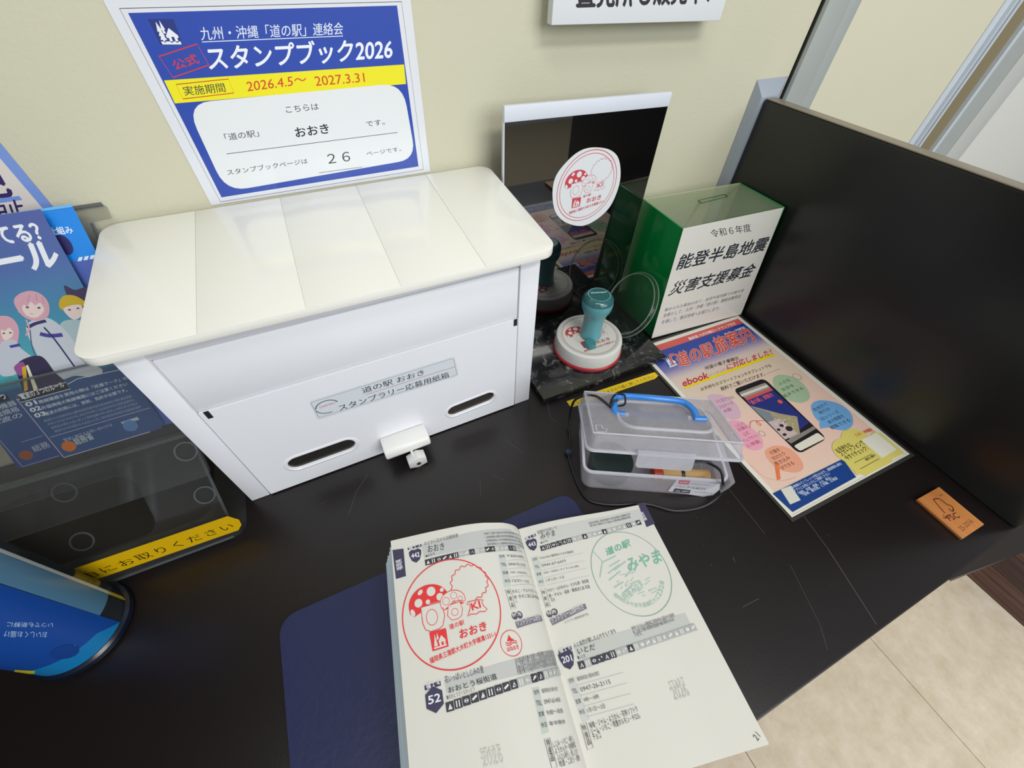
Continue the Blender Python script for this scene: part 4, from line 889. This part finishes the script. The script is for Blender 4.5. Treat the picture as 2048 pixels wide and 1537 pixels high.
# ---- left page print
s = Sheet(f=LP, step=3, lift=.035, guess=(-80, -60)); s.paper = rgb(PG)
def badge(s, p, num, shape='shield', r=5.9):
    c = s.uv(p)
    if shape == 'hex': s.poly([(c[0]+r*1.02*math.cos(PI*k/3+PI/2), c[1]+r*1.15*math.sin(PI*k/3+PI/2)) for k in range(6)], NV, px=False)
    else: s.poly([(c[0]+x*r, c[1]+y*r) for x, y in ((-.95, .7), (-.5, 1), (0, .88), (.5, 1), (.95, .7), (.9, .1), (.6, -.7), (0, -1.1), (-.6, -.7), (-.9, .1))], NV, px=False)
    s.text(num, (c[0]-r*.62, c[1]-r*.28), (c[0]+r*.62, c[1]-r*.28), (c[0]-r*.62, c[1]+r*.42), 'e8e8ee', bold=.03, px=False)
def icons(s, a, b, n, dark, sz=5.2):
    a, b = s.uv(a), s.uv(b)
    for i in range(n):
        t = i/(n-1); c = (a[0]+(b[0]-a[0])*t, a[1]+(b[1]-a[1])*t); dk = i in dark; col = '3c3c48' if dk else 'b4b6b4'; h = sz/2
        s.poly([(c[0]-h, c[1]-h), (c[0]+h, c[1]-h), (c[0]+h, c[1]+h), (c[0]-h, c[1]+h)], col, px=False)
        r = random.Random(i); k = i % 4; w = 'e4e4de'
        if k == 0: s.poly([(c[0]-h*.5, c[1]-h*.6), (c[0]+h*.1, c[1]+h*.6), (c[0]+h*.6, c[1]-h*.6)], w, px=False)
        elif k == 1: [s.line((c[0]+d*h, c[1]-h*.7), (c[0]+d*h, c[1]+h*.7), h*.28, w, px=False) for d in (-.4, .3)]
        elif k == 2: s.disc(c, h*.55, h*.45, w, px=False, n=10)
        else: s.line((c[0]-h*.6, c[1]-h*.3), (c[0]+h*.6, c[1]+h*.4), h*.5, w, px=False)
def band(s, q, col=GY): s.poly(q, col, h=.08)
band(s, [(843, 1090), (1020, 1059), (1051, 1095), (1050, 1101), (1040, 1096), (848, 1117)])
s.poly([(785, 1101), (807, 1098), (812, 1153), (792, 1159)], NV); s.text('福岡県', (806, 1139), (803, 1118), 5.5, 'dcdce6', bold=.02)
s.poly([(815, 1097), (843, 1089), (843, 1094), (816, 1101)], NV); s.text('福１３', (818, 1101), (841, 1094), 3, 'e8e8ee', bold=.02); badge(s, (831, 1112), '442')
s.text('のどかに広がる田園風景', (849, 1092), (917, 1075), 3.6, '6a6a6a'); s.text('おおき', (856, 1106), (889, 1100), (855, 1092), '2e2e34', bold=.008); s.text('●おおき', (852, 1116), (870, 1110), 2.2, TX)
icons(s, (856, 1125), (1040, 1100), 20, {0, 1, 2, 3, 4, 5, 8, 11, 12, 16, 17})
for k in range(4): s.text(blurb(26, k), (969+k*2, 1071+k*7), (1040+k*3, 1076+k*8), 2.3, '6a6a70')
# red stamp
ctr = s.uv((905, 1234)); L_, R_x, T_, B_ = (s.uv(p) for p in ((806, 1240), (1006, 1240), (908, 1118), (902, 1343)))
hu = ((R_x[0]-L_[0])/2, (R_x[1]-L_[1])/2); hv = ((T_[0]-B_[0])/2, (T_[1]-B_[1])/2); RA = math.hypot(*hu); cc2 = ((L_[0]+R_x[0])/2, (T_[1]+B_[1])/2)
RB_ = math.hypot(*hv)
rc = (cc2[0], cc2[1])
pt = lambda x, y: (rc[0]+x*RA*1.0, rc[1]+y*RB_*1.0)
RST = 'e6363a'
stamp_art(s, pt, 46, RST)
c3 = s.uv((1023, 1287)); s.circ(c3, 9.3, 9.3, .5, RST, px=False); s.path([(c3[0]-5, c3[1]-.5), (c3[0]-2, c3[1]-1.5), (c3[0]+1, c3[1]), (c3[0]+5, c3[1]-1)], .6, RST, px=False, smooth=4); s.path([(c3[0]-5, c3[1]+1), (c3[0]-2, c3[1]), (c3[0]+1, c3[1]+1.5), (c3[0]+5, c3[1]+.5)], .6, RST, px=False, smooth=4)
s.poly([(c3[0]-3.5, c3[1]+1.5), (c3[0]-1, c3[1]+6), (c3[0]+1, c3[1]+3), (c3[0]+3, c3[1]+2)], RST, px=False); s.text('はねおき', (c3[0]-5, c3[1]-5.5), (c3[0]+5.5, c3[1]-5), 3, RST, bold=.02, px=False)
s.poly([(996, 1110), (1010, 1109), (1022, 1173), (1008, 1176)], 'c8ceca', h=.08)
for k, (a, b) in enumerate((('住所', '〒830-0405'), ('TEL', '0944-75-2150'), ('営業', '9:00～18:00(年中)'), ('休日', '12/31～1/3'))):
    y = 1117+k*16.5; x = 999+k*3.6; s.text(a, (x, y), (x+11, y-1), 2.8, '5a5a60'); s.text(b, (x+15, y-1), (x+48, y+1), 2.5, '6a6a70'); s.line((x+14, y+6), (x+60, y+7), .2, 'a8a8a8')
s.path([(1010, 1180), (1020, 1178), (1032, 1218), (1022, 1220)], .3, '6a6a6a', closed=True)
for k, c_ in enumerate('特産品'): s.text(c_, (1015+k*4, 1190+k*13), (1021+k*4, 1189+k*13), 3.6, '4a4a50', bold=.01)
s.text('きのこ・アスパラガス・いちご', (1025, 1188), (1077, 1190), 3, '5a5a60'); s.text('米 きのこ加工品 味噌醤油', (1028, 1199), (1079, 1201), 3, '5a5a60'); s.text('し', (1032, 1206), (1035, 1206), 3, '5a5a60')
s.disc((1029, 1233), 2.9, 2.9, '55535c'); s.disc((1039, 1231), 2.9, 2.9, '55535c'); s.text('特典', (1025, 1236), (1043, 1233), 3.2, 'd8d8dc', bold=.02)
s.poly([(1030, 1245), (1081, 1232), (1085, 1243), (1034, 1258)], '7c7a84'); s.text('ソフトクリーム10円引', (1035, 1255), (1081, 1241), 5, 'd8d8dc', bold=.02)
band(s, [(888, 1361), (1112, 1303), (1121, 1340), (893, 1388)])
s.poly([(849, 1373), (881, 1363), (882, 1372), (850, 1382)], NV); s.text('福１４', (853, 1380), (880, 1371), 4, 'e8e8ee', bold=.02); badge(s, (869, 1400), '52', 'hex', 7.2)
s.text('花いっぱいとしじみの里', (891, 1368), (968, 1346), 4.6, '4a4a50'); s.text('おおとう桜街道', (898, 1388), (995, 1359), (895, 1376), '2e2e34', bold=.01); s.text('●おおとうさくらかいどう', (894, 1401), (950, 1383), 2.8, '6a6a70')
icons(s, (900, 1414), (1122, 1343), 19, {0, 1, 2, 3, 4, 5, 6, 7, 8, 11, 12}, 5.8)
for k in range(4): s.text(blurb(28, k+5), (1031+k*1.5, 1327+k*8), (1108+k*2, 1309+k*8), 3, '6a6a70')
s.poly([(1063, 1377), (1078, 1374), (1098, 1465), (1084, 1470)], 'c4cac4', h=.08)
for k, (a, b) in enumerate((('住所', '福岡県田川郡大任町'), ('TEL', '0947-63-4430'), ('営業', '9:00～18:00'), ('休日', '年中無休'))):
    y = 1391+k*22; x = 1068+k*5; s.text(a, (x, y), (x+11, y-2), 3, '5a5a60'); s.text(b, (x+16, y-3), (x+48, y-8), 2.8, '6a6a70')
s.path([(1088, 1480), (1099, 1477), (1114, 1535), (1104, 1540)], .35, '6a6a6a', closed=True)
for k, c_ in enumerate('特産品'): s.text(c_, (1094+k*4, 1495+k*15), (1101+k*4, 1493+k*15), 4, '4a4a50', bold=.01)
for k in range(4): s.text(('しじみ・いちご・梅干し', 'ようかんや・地場野菜', 'ぶんたん梅干し・乾しいたけ', '地酒・ごぼう・漬物')[k], (1107+k*4, 1497+k*13), (1148+k*4, 1484+k*13), 3.6, '5a5a60')
s.text('START', (963, 1522), (1003, 1512), 6, 'cfd0c8', bold=.01); s.text('2026', (967, 1536), (1008, 1526), 8, 'cfd0c8', bold=.01)
s.build('left_page_print', m_pap, lp)
# ---- right page print
s = Sheet(f=RP, step=5, lift=.035, guess=(60, -60)); s.paper = rgb(PG); GR = '8fbdaa'
s.poly([(1276, 1008), (1288, 1005), (1310, 1048), (1293, 1055)], NV); s.text('福岡県', (1295, 1041), (1286, 1024), 4.5, 'dcdce6', bold=.02)
band(s, [(1073, 1062), (1277, 1019), (1289, 1042), (1083, 1088)], 'cdcfca')
s.poly([(1049, 1077), (1071, 1068), (1072, 1073), (1051, 1081)], NV); s.text('福１６', (1051, 1081), (1071, 1073), 2.6, 'e8e8ee', bold=.02); badge(s, (1064, 1090), '443')
s.text('田園が出会いで', (1076, 1069), (1115, 1058), 3.2, '6a6a6a'); s.text('みやま', (1082, 1080), (1111, 1072), (1080, 1068), '2e2e34', bold=.008); s.text('●みやま', (1082, 1089), (1096, 1084), 2.2, TX)
icons(s, (1086, 1097), (1277, 1046), 20, {0, 1, 2, 3, 4, 5, 8, 12, 17, 19})
for k in range(2): s.text(blurb(26, k+11), (1178+k*3, 1050+k*5), (1262, 1031+k*6), 2.6, '6a6a70')
s.poly([(1062, 1116), (1077, 1113), (1090, 1173), (1077, 1176)], 'c8d0ca', h=.08)
for k, (a, b) in enumerate((('住所', '〒835-0024 福岡県みやま市瀬高町'), ('TEL', '0944-67-6477'), ('営業', '9:00～18:00(レストランは15時)'), ('休日', '１月１日～３日'))):
    y = 1123+k*15; x = 1066+k*4; s.text(a, (x, y), (x+9, y-2), 2.8, '5a5a60'); s.text(b, (x+14, y-3), (x+14+len(b)*2.4+20, y-3-(len(b)*2.4+20)*.2), 2.5, '6a6a70'); s.line((x+14, y+4), (x+100, y-16), .2, 'b4b4b0')
s.path([(1081, 1179), (1091, 1177), (1101, 1214), (1092, 1217)], .3, '6a6a6a', closed=True)
for k, c_ in enumerate('特産品'): s.text(c_, (1085+k*3.5, 1190+k*12), (1091+k*3.5, 1189+k*12), 3.4, '4a4a50', bold=.01)
s.text('セロリ・山川みかん・たかな漬・海苔佃', (1096, 1186), (1178, 1166), 3.2, '5a5a60', bold=.01); s.text('煮・すもも・温泉・農産加工品 花苗', (1099, 1197), (1181, 1177), 3.2, '5a5a60', bold=.01); s.text('花木', (1103, 1205), (1111, 1203), 3.2, '5a5a60')
s.disc((1099, 1229), 2.9, 2.9, '55535c'); s.disc((1109, 1225), 2.9, 2.9, '55535c'); s.text('特典', (1095, 1232), (1113, 1227), 3.2, 'd8d8dc', bold=.02)
s.poly([(1099, 1240), (1170, 1208), (1174, 1218), (1105, 1252)], '7c7a84'); s.text('ソフトクリーム50円引き', (1105, 1249), (1169, 1218), 5, 'd8d8dc', bold=.02); s.text('(レストラン他併用利用不可)', (1130, 1249), (1178, 1232), 2.4, '7a7a7a')
# green stamp, faint
L_, R_x, T_, B_ = (s.uv(p) for p in ((1178, 1132), (1344, 1150), (1243, 1063), (1282, 1236))); g0 = ((L_[0]+R_x[0])/2, (T_[1]+B_[1])/2); gr = (R_x[0]-L_[0])/2*.99; gv = (T_[1]-B_[1])/2
s.circ(g0, gr, gv, .6, '7fae9c', px=False, n=80)
gp = lambda x, y: (g0[0]+x*gr, g0[1]+y*gv)
s.text('道の駅', (1214, 1113), (1262, 1093), (1210, 1098), '6fb89c', bold=.02); s.text('みやま', (1258, 1145), (1325, 1125), (1252, 1118), '7cbca2', bold=.02)
for a, b in (((-.75, .62), (-.62, .35)), ((-.62, .35), (-.85, .0)), ((-.62, .33), (-.2, .42)), ((-.5, .2), (-.15, .3)), ((-.6, .05), (-.2, .2)), ((-.4, .1), (0, .25)), ((-.65, -.1), (-.25, .05)), ((-.6, -.28), (-.3, -.2)), ((-.2, -.1), (.1, .05)), ((-.45, -.45), (-.1, -.3))):
    s.line(gp(*a), gp(*b), .9, 'a9c9bb', px=False)
for k in range(26):
    r = random.Random(k+40); x, y = r.uniform(-.5, .3), r.uniform(-.6, 0); s.line(gp(x, y), gp(x+r.uniform(.05, .25), y+r.uniform(0, .08)), .5, 'b6cfc3', px=False)
tx = '福岡県みやま市瀬高町大江2328'
for i, c_ in enumerate(tx):
    a_ = math.radians(215+i*7.6); q0 = (math.cos(a_)*.82, math.sin(a_)*.82); t_ = (-math.sin(a_), math.cos(a_)); s.text(c_, gp(q0[0]-t_[0]*.045, q0[1]-t_[1]*.045), gp(q0[0]+t_[0]*.045, q0[1]+t_[1]*.045), 4, 'a4c8b8', px=False)
s.text('特産みやま', gp(-.42, -.62), gp(.2, -.36), 7, 'a9c9bb', px=False)
band(s, [(1147, 1293), (1370, 1226), (1386, 1257), (1158, 1325)], 'c6c8c4')
s.poly([(1117, 1303), (1142, 1293), (1144, 1300), (1118, 1309)], NV); s.text('福１８', (1120, 1308), (1142, 1299), 3.4, 'e8e8ee', bold=.02); badge(s, (1134, 1320), '201', r=6.8)
s.text('人と自然が親しむ心やすらぐまち', (1149, 1297), (1233, 1267), 3.8, '4a4a50'); s.text('いとだ', (1156, 1310), (1191, 1300), (1154, 1298), '2e2e34', bold=.01); s.text('●いとだ', (1156, 1320), (1172, 1315), 2.4, TX)
icons(s, (1163, 1331), (1386, 1256), 20, {0, 2, 3, 4, 5, 8}, 5.6)
for k in range(2): s.text(blurb(24, k+21), (1265+k*3, 1262+k*8), (1350, 1234+k*9), 3.2, '6a6a70')
s.text('います。', (1271, 1275), (1286, 1271), 3, '6a6a70')
s.poly([(1133, 1360), (1149, 1354), (1180, 1440), (1164, 1446)], 'ccceca', h=.08)
for k, (a, b) in enumerate((('住所', '福岡県田川郡糸田町'), ('TEL', '0947-26-2115'), ('営業', '9時～18時'), ('休日', '1月1日～2日'))):
    y = 1368+k*21; x = 1139+k*7; s.text(a, (x, y), (x+10, y-3), 3.2, '5a5a60'); s.text(b, (x+16, y-4), (x+16+len(b)*5, y-4-len(b)*1.4), 3, '6a6a70'); s.line((x+14, y+4), (x+108, y-22), .2, 'b0b0ac')
s.path([(1161, 1450), (1172, 1446), (1186, 1496), (1175, 1501)], .35, '6a6a6a', closed=True)
for k, c_ in enumerate('特産品'): s.text(c_, (1167+k*4.5, 1464+k*14), (1174+k*4.5, 1461+k*14), 3.8, '4a4a50', bold=.01)
s.text('味噌・ジャム・ようかん・花咲ソフトク', (1181, 1459), (1277, 1424), 4, '4a4a50', bold=.01); s.text('リーム・いちご・筑豊ホルモン・チロル', (1184, 1471), (1282, 1438), 4, '4a4a50', bold=.01); s.text('チョコ', (1188, 1482), (1203, 1477), 4, '4a4a50')
s.text('START', (1344, 1382), (1374, 1372), 6, 'cdcdc6'); s.text('2026', (1350, 1402), (1381, 1392), 8.5, 'c6c6be', bold=.01); s.text('21', (1515, 1484), (1521, 1474), 4, '6a6a6a')
s.build('right_page_print', m_pap, rp)

# ================================================================ LEAFLET HOLDER, LEAFLETS
m_hold = clear_mat('holder_clear', 'f3f3f2', .05, 'a4a6a8', .06, 1.4); m_holde = clear_mat('holder_edge', 'c8cacc', .35, '9aa0a4', .08)
LH = thing('leaflet_holder', (-440, -105, 0), 'clear acrylic leaflet stand leaning to the wall at the left of the white box', 'leaflet holder')
HX0, HX1 = -590, -319
def HB(u, v, h): return (u, v, h)
base_o = rrect(HX0, -203, HX1, -10, 14); bi = rrect(-560, -168, -350, -60, 18)
mk('base', *ring_prism(base_o, bi, .4, 3.4, HB), m_hold, LH, smooth=True)
sl = Vector((0, 195, 255)).normalized(); no = Vector((0, -sl.z, sl.y))
def HS(u, v, h): return Vector((u, -197, 6))+sl*v+no*h   # sloping back plate, v up the slope, h towards the viewer
bo = rrect(HX0, 0, HX1+4, 325, 12); ho = rrect(-545, 26, -385, 92, 16)
def prism_holes(outer, holes, h0, h1, T):
    loops = [outer]+holes; tri = tessellate_polygon([[Vector((*p, 0)) for p in L] for L in loops]); flat = [p for L in loops for p in L]; n = len(flat)
    vs = [T(u, v, h0) for u, v in flat]+[T(u, v, h1) for u, v in flat]; fs = [tuple(t) for t in tri]+[tuple(i+n for i in t) for t in tri]; k = 0
    for L in loops:
        m = len(L); fs += [(k+i, k+(i+1) % m, k+(i+1) % m+n, k+i+n) for i in range(m)]; k += m
    return vs, fs
bo = [(HX0, 0), (-329, 0), (-329, 312), (-314, 313), (-314, 323), (-317, 326), (HX0, 326)]
mk('back_plate', *prism_holes(bo, [ho], 0, 3, HS), m_hold, LH, smooth=True)
mk('pocket_front', *prism(rrect(HX0, 70, HX1+2, 196, 6), 24, 26.5, HS), m_hold, LH)
mk('pocket_floor', *hexa([HS(HX0, 112, 3), HS(HX1+2, 112, 3), HS(HX1+2, 115, 3), HS(HX0, 115, 3)], [HS(HX0, 112, 24), HS(HX1+2, 112, 24), HS(HX1+2, 115, 24), HS(HX0, 115, 24)]), m_holde, LH)
mk('edge', *tube([HS(-329, 8, 1.5), HS(-329, 311, 1.5)], 1.5, 6), m_holde, LH); mk('edge', *tube([HS(HX0+10, 325, 1.5), HS(-316, 325, 1.5)], 1.8, 6), m_holde, LH)
mk('edge', *tube([(HX0+10, -203, 3), (HX1-12, -203, 3)], 1.6, 6), m_holde, LH); mk('edge', *tube([HS(HX0, 196, 25), HS(HX1+2, 196, 25)], 1.2, 6), m_holde, LH)
mk('front_lip', *prism([(HX0, 0), (HX1-8, 0), (HX1-2, 6), (HX1-2, 18), (HX1-8, 24), (HX0, 30)], 0, 2.5, lambda u, v, h: (u, -203.5+h, 3.4+v)), m_hold, LH)
for px_, py_ in ((165, 1083), (130, 985), (410, 990)):
    p = at(px_, py_, 1, 0); d = ray(px_, py_); t = no.dot(HS(0, 0, 3)-CAM)/no.dot(d); c_ = CAM+d*t
    mk('screw_hole', *lathe(c_+no*.3, [(8, 0), (9.4, 0), (9.4, .8), (8, .8)], 32, N=no, close=True), m_holde, LH, smooth=True)
d = ray(372, 903); c_ = CAM+d*(no.dot(HS(0, 0, 27)-CAM)/no.dot(d)); mk('screw_hole', *lathe(c_, [(8, 0), (9.4, 0), (9.4, .8), (8, .8)], 32, N=no, close=True), m_holde, LH, smooth=True)
s = Sheet((HX1, -204.0, 3.4), (1, 0, 0), (0, 0, 1), lift=.05)
s.poly([(148, 1138), (455, 1033), (478, 1040), (483, 1050), (477, 1061), (175, 1166)], 'e0b400', h=0)
s.text('由にお取りください', (175, 1160), (470, 1056), 12.5, '2a2408', bold=-.004, space=1.25); tp = s.build('yellow_tape', m_gloss, LH); tp['label'] = 'yellow tape with black handwriting-like characters'

def leaflet(x_r, top, bot, wdt, cols, name, label, cat='leaflet', shift=0):
    O = Vector((x_r-wdt, bot[0], bot[1])); V_ = Vector((0, top[0]-bot[0], top[1]-bot[1])); Hh = V_.length; s = Sheet(O, (1, 0, 0), V_, lift=.04, guess=(wdt/2, 0)); return s, Hh
Wl = 76
# cyan leaflet behind
s, Hh = leaflet(-328.5, (-19, 275), (-123.6, 108), 120, None, '', '')
s.poly([(0, 0), (120, 0), (120, Hh), (0, Hh)], '0a84e0', h=-.4, px=False); yb_ = s.uv((165, 520))[1]; s.poly([(0, 0), (120, 0), (120, yb_), (0, yb_)], '4a62b0', px=False)
s.poly([(0, Hh-2), (120, Hh-2), (120, Hh), (0, Hh)], '66b4ee', px=False)
s.text('仕組み', (100, 471), (148, 467), (93, 456), 'e2eef8', bold=.03)
for k in range(4): s.poly([(155+k*12, 523-k*2), (163+k*12, 522-k*2), (166+k*12, 514-k*2), (158+k*12, 515-k*2)], 'dce8f4')
s.disc((128, 490), 5, 8, '2a2460'); tag(s.build('cyan_leaflet', m_gloss), 'bright cyan leaflet partly hidden behind the dark blue leaflets', 'leaflet')
def radio_leaflet(x_r, dy, label, full=True):
    s, Hh = leaflet(x_r, (-28+dy, 278), (-127+dy, 108), Wl, None, '', '')
    s.grad([(0, Hh), (Wl, Hh), (0, 0), (Wl, 0)], None, None, h=0, px=False, n=30, cc=[(0, '4c5a9c'), (.2, '4a66a0'), (.4, '3f86a2'), (.62, '46a0a8'), (.66, '2c4f78'), (1, '28407a')])
    return s, Hh
s, Hh = radio_leaflet(-345, 0, '')
s.text('知ってる？', (-75, 500), (90, 480), (-100, 462), 'e2e6ec', bold=.05); s.text('ルール', (-65, 565), (122, 529), (-90, 515), 'e2e6ec', bold=.06)
# generic illustrated people, printed flat
PK, WH_, NVY, SK = 'c79aa6', 'bcc2c8', '2c2a5c', 'd9c6c0'
def blob(pts, col): s.poly([(p.x, p.y) for p in spline([(*s.uv(p), 0) for p in pts], 6, True)], col, px=False)
blob([(150, 580), (175, 575), (180, 600), (172, 640), (150, 620), (140, 605), (128, 572)], '3a2e52')
blob([(118, 606), (128, 592), (150, 592), (172, 606), (160, 614), (125, 620)], 'bfa21e'); blob([(128, 616), (160, 610), (166, 628), (150, 640), (134, 630)], SK)
blob([(120, 650), (150, 640), (185, 655), (180, 720), (150, 730), (125, 700)], '9fb4b8')
blob([(52, 655), (80, 636), (108, 642), (140, 672), (172, 720), (205, 740), (190, 755), (150, 752), (120, 760), (90, 742), (72, 705)], 'b8bec6')
blob([(28, 606), (36, 590), (60, 582), (84, 590), (98, 610), (95, 634), (70, 642), (45, 632)], PK); blob([(44, 612), (60, 604), (82, 606), (88, 622), (72, 636), (52, 630)], SK)
s.path([(55, 656), (70, 648), (92, 642)], 2.4, NVY, smooth=4); s.path([(80, 668), (100, 672), (125, 670)], 3.2, '3f3a8c', smooth=4); s.path([(88, 655), (110, 680), (150, 735)], 1.2, NVY, smooth=4); s.path([(60, 660), (66, 700), (85, 740)], .8, '55587a', smooth=4)
blob([(38, 626), (34, 606), (46, 594), (66, 588), (88, 596), (97, 612), (95, 632), (88, 617), (80, 606), (70, 611), (62, 604), (54, 613), (47, 610)], PK)
for a_, b_ in (((60, 590), (55, 604)), ((72, 588), (74, 602)), ((84, 594), (88, 608))): s.line(a_, b_, .4, 'a67884')
s.line((60, 628), (67, 628), .4, '9a6a70'); s.path([(52, 640), (58, 655), (52, 672)], 1.0, PK, smooth=4)
for p in ((55, 615), (78, 616)): s.disc(p, 1.1, .8, '4a4660', n=10)
for p in ((139, 620), (156, 617)): s.disc(p, 1.0, .7, '4a4660', n=10)
blob([(-8, 640), (10, 632), (28, 640), (38, 660), (34, 690), (20, 700), (-8, 690)], PK); blob([(2, 658), (16, 652), (26, 660), (24, 674), (8, 680)], SK)
blob([(-4, 668), (2, 648), (16, 644), (30, 652), (32, 668), (26, 662), (18, 656), (10, 662), (4, 660)], PK)
for p in ((8, 667), (21, 666)): s.disc(p, .9, .6, '4a4660', n=10)
blob([(0, 690), (28, 680), (40, 695), (62, 712), (72, 718), (60, 730), (35, 735), (30, 750), (0, 748)], 'b4bac4'); s.path([(20, 694), (40, 690)], 2.2, '3f3a8c')
blob([(35, 728), (80, 712), (110, 745), (130, 768), (80, 782), (55, 790), (42, 770)], '2a2444'); blob([(28, 735), (45, 724), (52, 740), (40, 752)], '8c4a86')
s.poly([(44, 735), (52, 732), (56, 780), (49, 784)], 'c0a020'); s.poly([(52, 732), (56, 730), (76, 778), (68, 782)], 'd8d4b8')
s.poly([(33, 798), (170, 757), (250, 735), (330, 850), (300, 864), (128, 916)], '2a4a7c'); s.line((34, 800), (137, 768), .5, 'cfd6dc'); s.line((137, 768), (155, 758), .5, 'cfd6dc'); s.line((155, 758), (240, 740), .5, 'cfd6dc')
s.line((33, 798), (128, 915.6), .7, 'a8a0bc'); s.line((128, 915.6), (300, 864), .8, 'a8b0c0'); s.line((101, 875), (300, 816), .5, 'a8b0c0')
s.poly([(35, 791), (132, 765), (141, 778), (43, 805)], '15151c'); s.path([(35, 791), (132, 765), (141, 778), (43, 805)], .5, 'd8dce0', closed=True); s.text('電波の３つのルール', (45, 800), (131, 774), 5.2, 'dce0e4', bold=.03)
for k, (a, tx) in enumerate((('01', '無線機器を使用の際は「技適マーク」の'), ('02', '外国規格の無線機器にはご注意ください'), ('03', '電波の利用には、原則、免許が必要です。'))):
    s.text(a, (55+k*9, 814+k*11), (75+k*9, 808+k*11), 3.6, 'd4dade', bold=.05); s.text(tx, (80+k*6, 808+k*12), (256, 759+k*12), 3.1, 'bcc8d0', bold=.02)
for k in range(4): s.text(blurb(30, 60+k), (90+k*7, 845+k*7), (265+k*6, 795+k*7), 2.4, '8fa2b4')
s.text('電波に関するお問い合わせは', (130, 884), (226, 852), 3, 'a8b4c0'); s.disc((138, 893), 5, 5, 'c86a10'); s.text('総務省', (154, 891), (190, 878), 7, 'a8b4b8', bold=.03)
s.poly([(241, 845), (275, 834), (279, 840), (246, 849)], 'a8b4bc'); s.disc((261, 852), 5.5, 5.5, '4f7ab0')
lf = s.build('blue_leaflet', m_gloss); tag(lf, 'front blue leaflet with big white title, people in jackets and three numbered rules', 'leaflet')
s, Hh = radio_leaflet(-345-34, 1.4, '')
s.line((-20, 858), (45, 934), .7, '8a86a0'); s.line((45, 934), (118, 912), .6, '8a94a8'); s.poly([(-20, 800), (14, 790), (20, 800), (-20, 812)], '15151c')
s.text('つ', (5, 800), (14, 797), 4, 'd8dce0', bold=.03)
for k in range(3): s.text(('無線機器', '外国規格', '電波の')[k], (-30+k*6, 830+k*12), (35+k*6, 810+k*12), 4.6, 'a8b4c0', bold=.02)
s.text('総務', (70, 905), (102, 894), 6, '8f9aa8', bold=.03); s.disc((52, 911), 4.6, 4.6, '8a4a20'); s.line((42, 885), (86, 872), .5, '8a94a8')
tag(s.build('blue_leaflet', m_gloss), 'blue leaflet at the photo edge, half covered by the front one to its right', 'leaflet')

# ================================================================ CLEAR TUMBLER WITH BLUE LABEL
TC = (-457, -238, .3); TB = thing('clear_tumbler', TC, 'clear round tub with a bright blue printed wrapper at the lower left', 'tub')
mk('shell', *lathe(TC, [(0, 0), (34, 0), (36, 2), (36, 150), (34.8, 150), (34.8, 3), (0, 2)], 64), clear_mat('tumbler_clear', 'dfe6ea', .10, '7c8a94', .04, 1.6), TB, smooth=True)
mk('base_ring', *lathe(TC, [(34, 0), (39, 0), (40, 2), (39, 6), (36.5, 8), (34, 8)], 64, close=True), mat('dark_navy_ring', '0c1426', .25), TB, smooth=True)
fT = lambda u, v, h=0: Vector((TC[0]+(35.0-.1+h)*math.cos(u/35.0), TC[1]+(35.0-.1+h)*math.sin(u/35.0), v+.3))
s = Sheet(f=lambda u, v, h=0: Vector((TC[0]+(36.5+h)*math.cos(u/36.0), TC[1]+(36.3+h)*math.sin(u/36.0), v+.3)), step=2.5, lift=.05, guess=(-40, 40))
s.poly([(-96, 9), (-12, 9), (-12.5, 148), (-96, 148)], '0b4496', h=.06, px=False); s.poly([(-96, 9), (-12, 9), (-24, 26), (-60, 34), (-96, 34)], '0c78b4', h=.2, px=False)
s.poly([(-12, 34), (7, 30), (7, 148), (-12, 148)], '4f7d9c', h=.07, px=False)
s.poly([(7.2, 12), (10.8, 12), (10.8, 148), (7.2, 148)], 'c9cdc8', h=.1, px=False); s.poly([(7.2, 6), (10.8, 12), (10.8, 32), (7.2, 26)], 'b8a820', h=.12, px=False)  # painted highlight along the tub's edge, with the yellow tape's reflection at its tip
s.text('いつでも新鮮に', (106, 1246), (14, 1244), (105, 1256), 'a8c8e8') ; s.text('おいしくお届け', (94, 1264), (8, 1262), (93, 1276), 'a8c8e8')
s.disc((130, 1305), 6, 12, '0a3c88', h=.3); s.poly([(120, 1318), (128, 1300), (150, 1290), (140, 1310)], '9cc0dc'); s.poly([(30, 1340), (70, 1342), (70, 1347), (30, 1346)], 'c8c020')
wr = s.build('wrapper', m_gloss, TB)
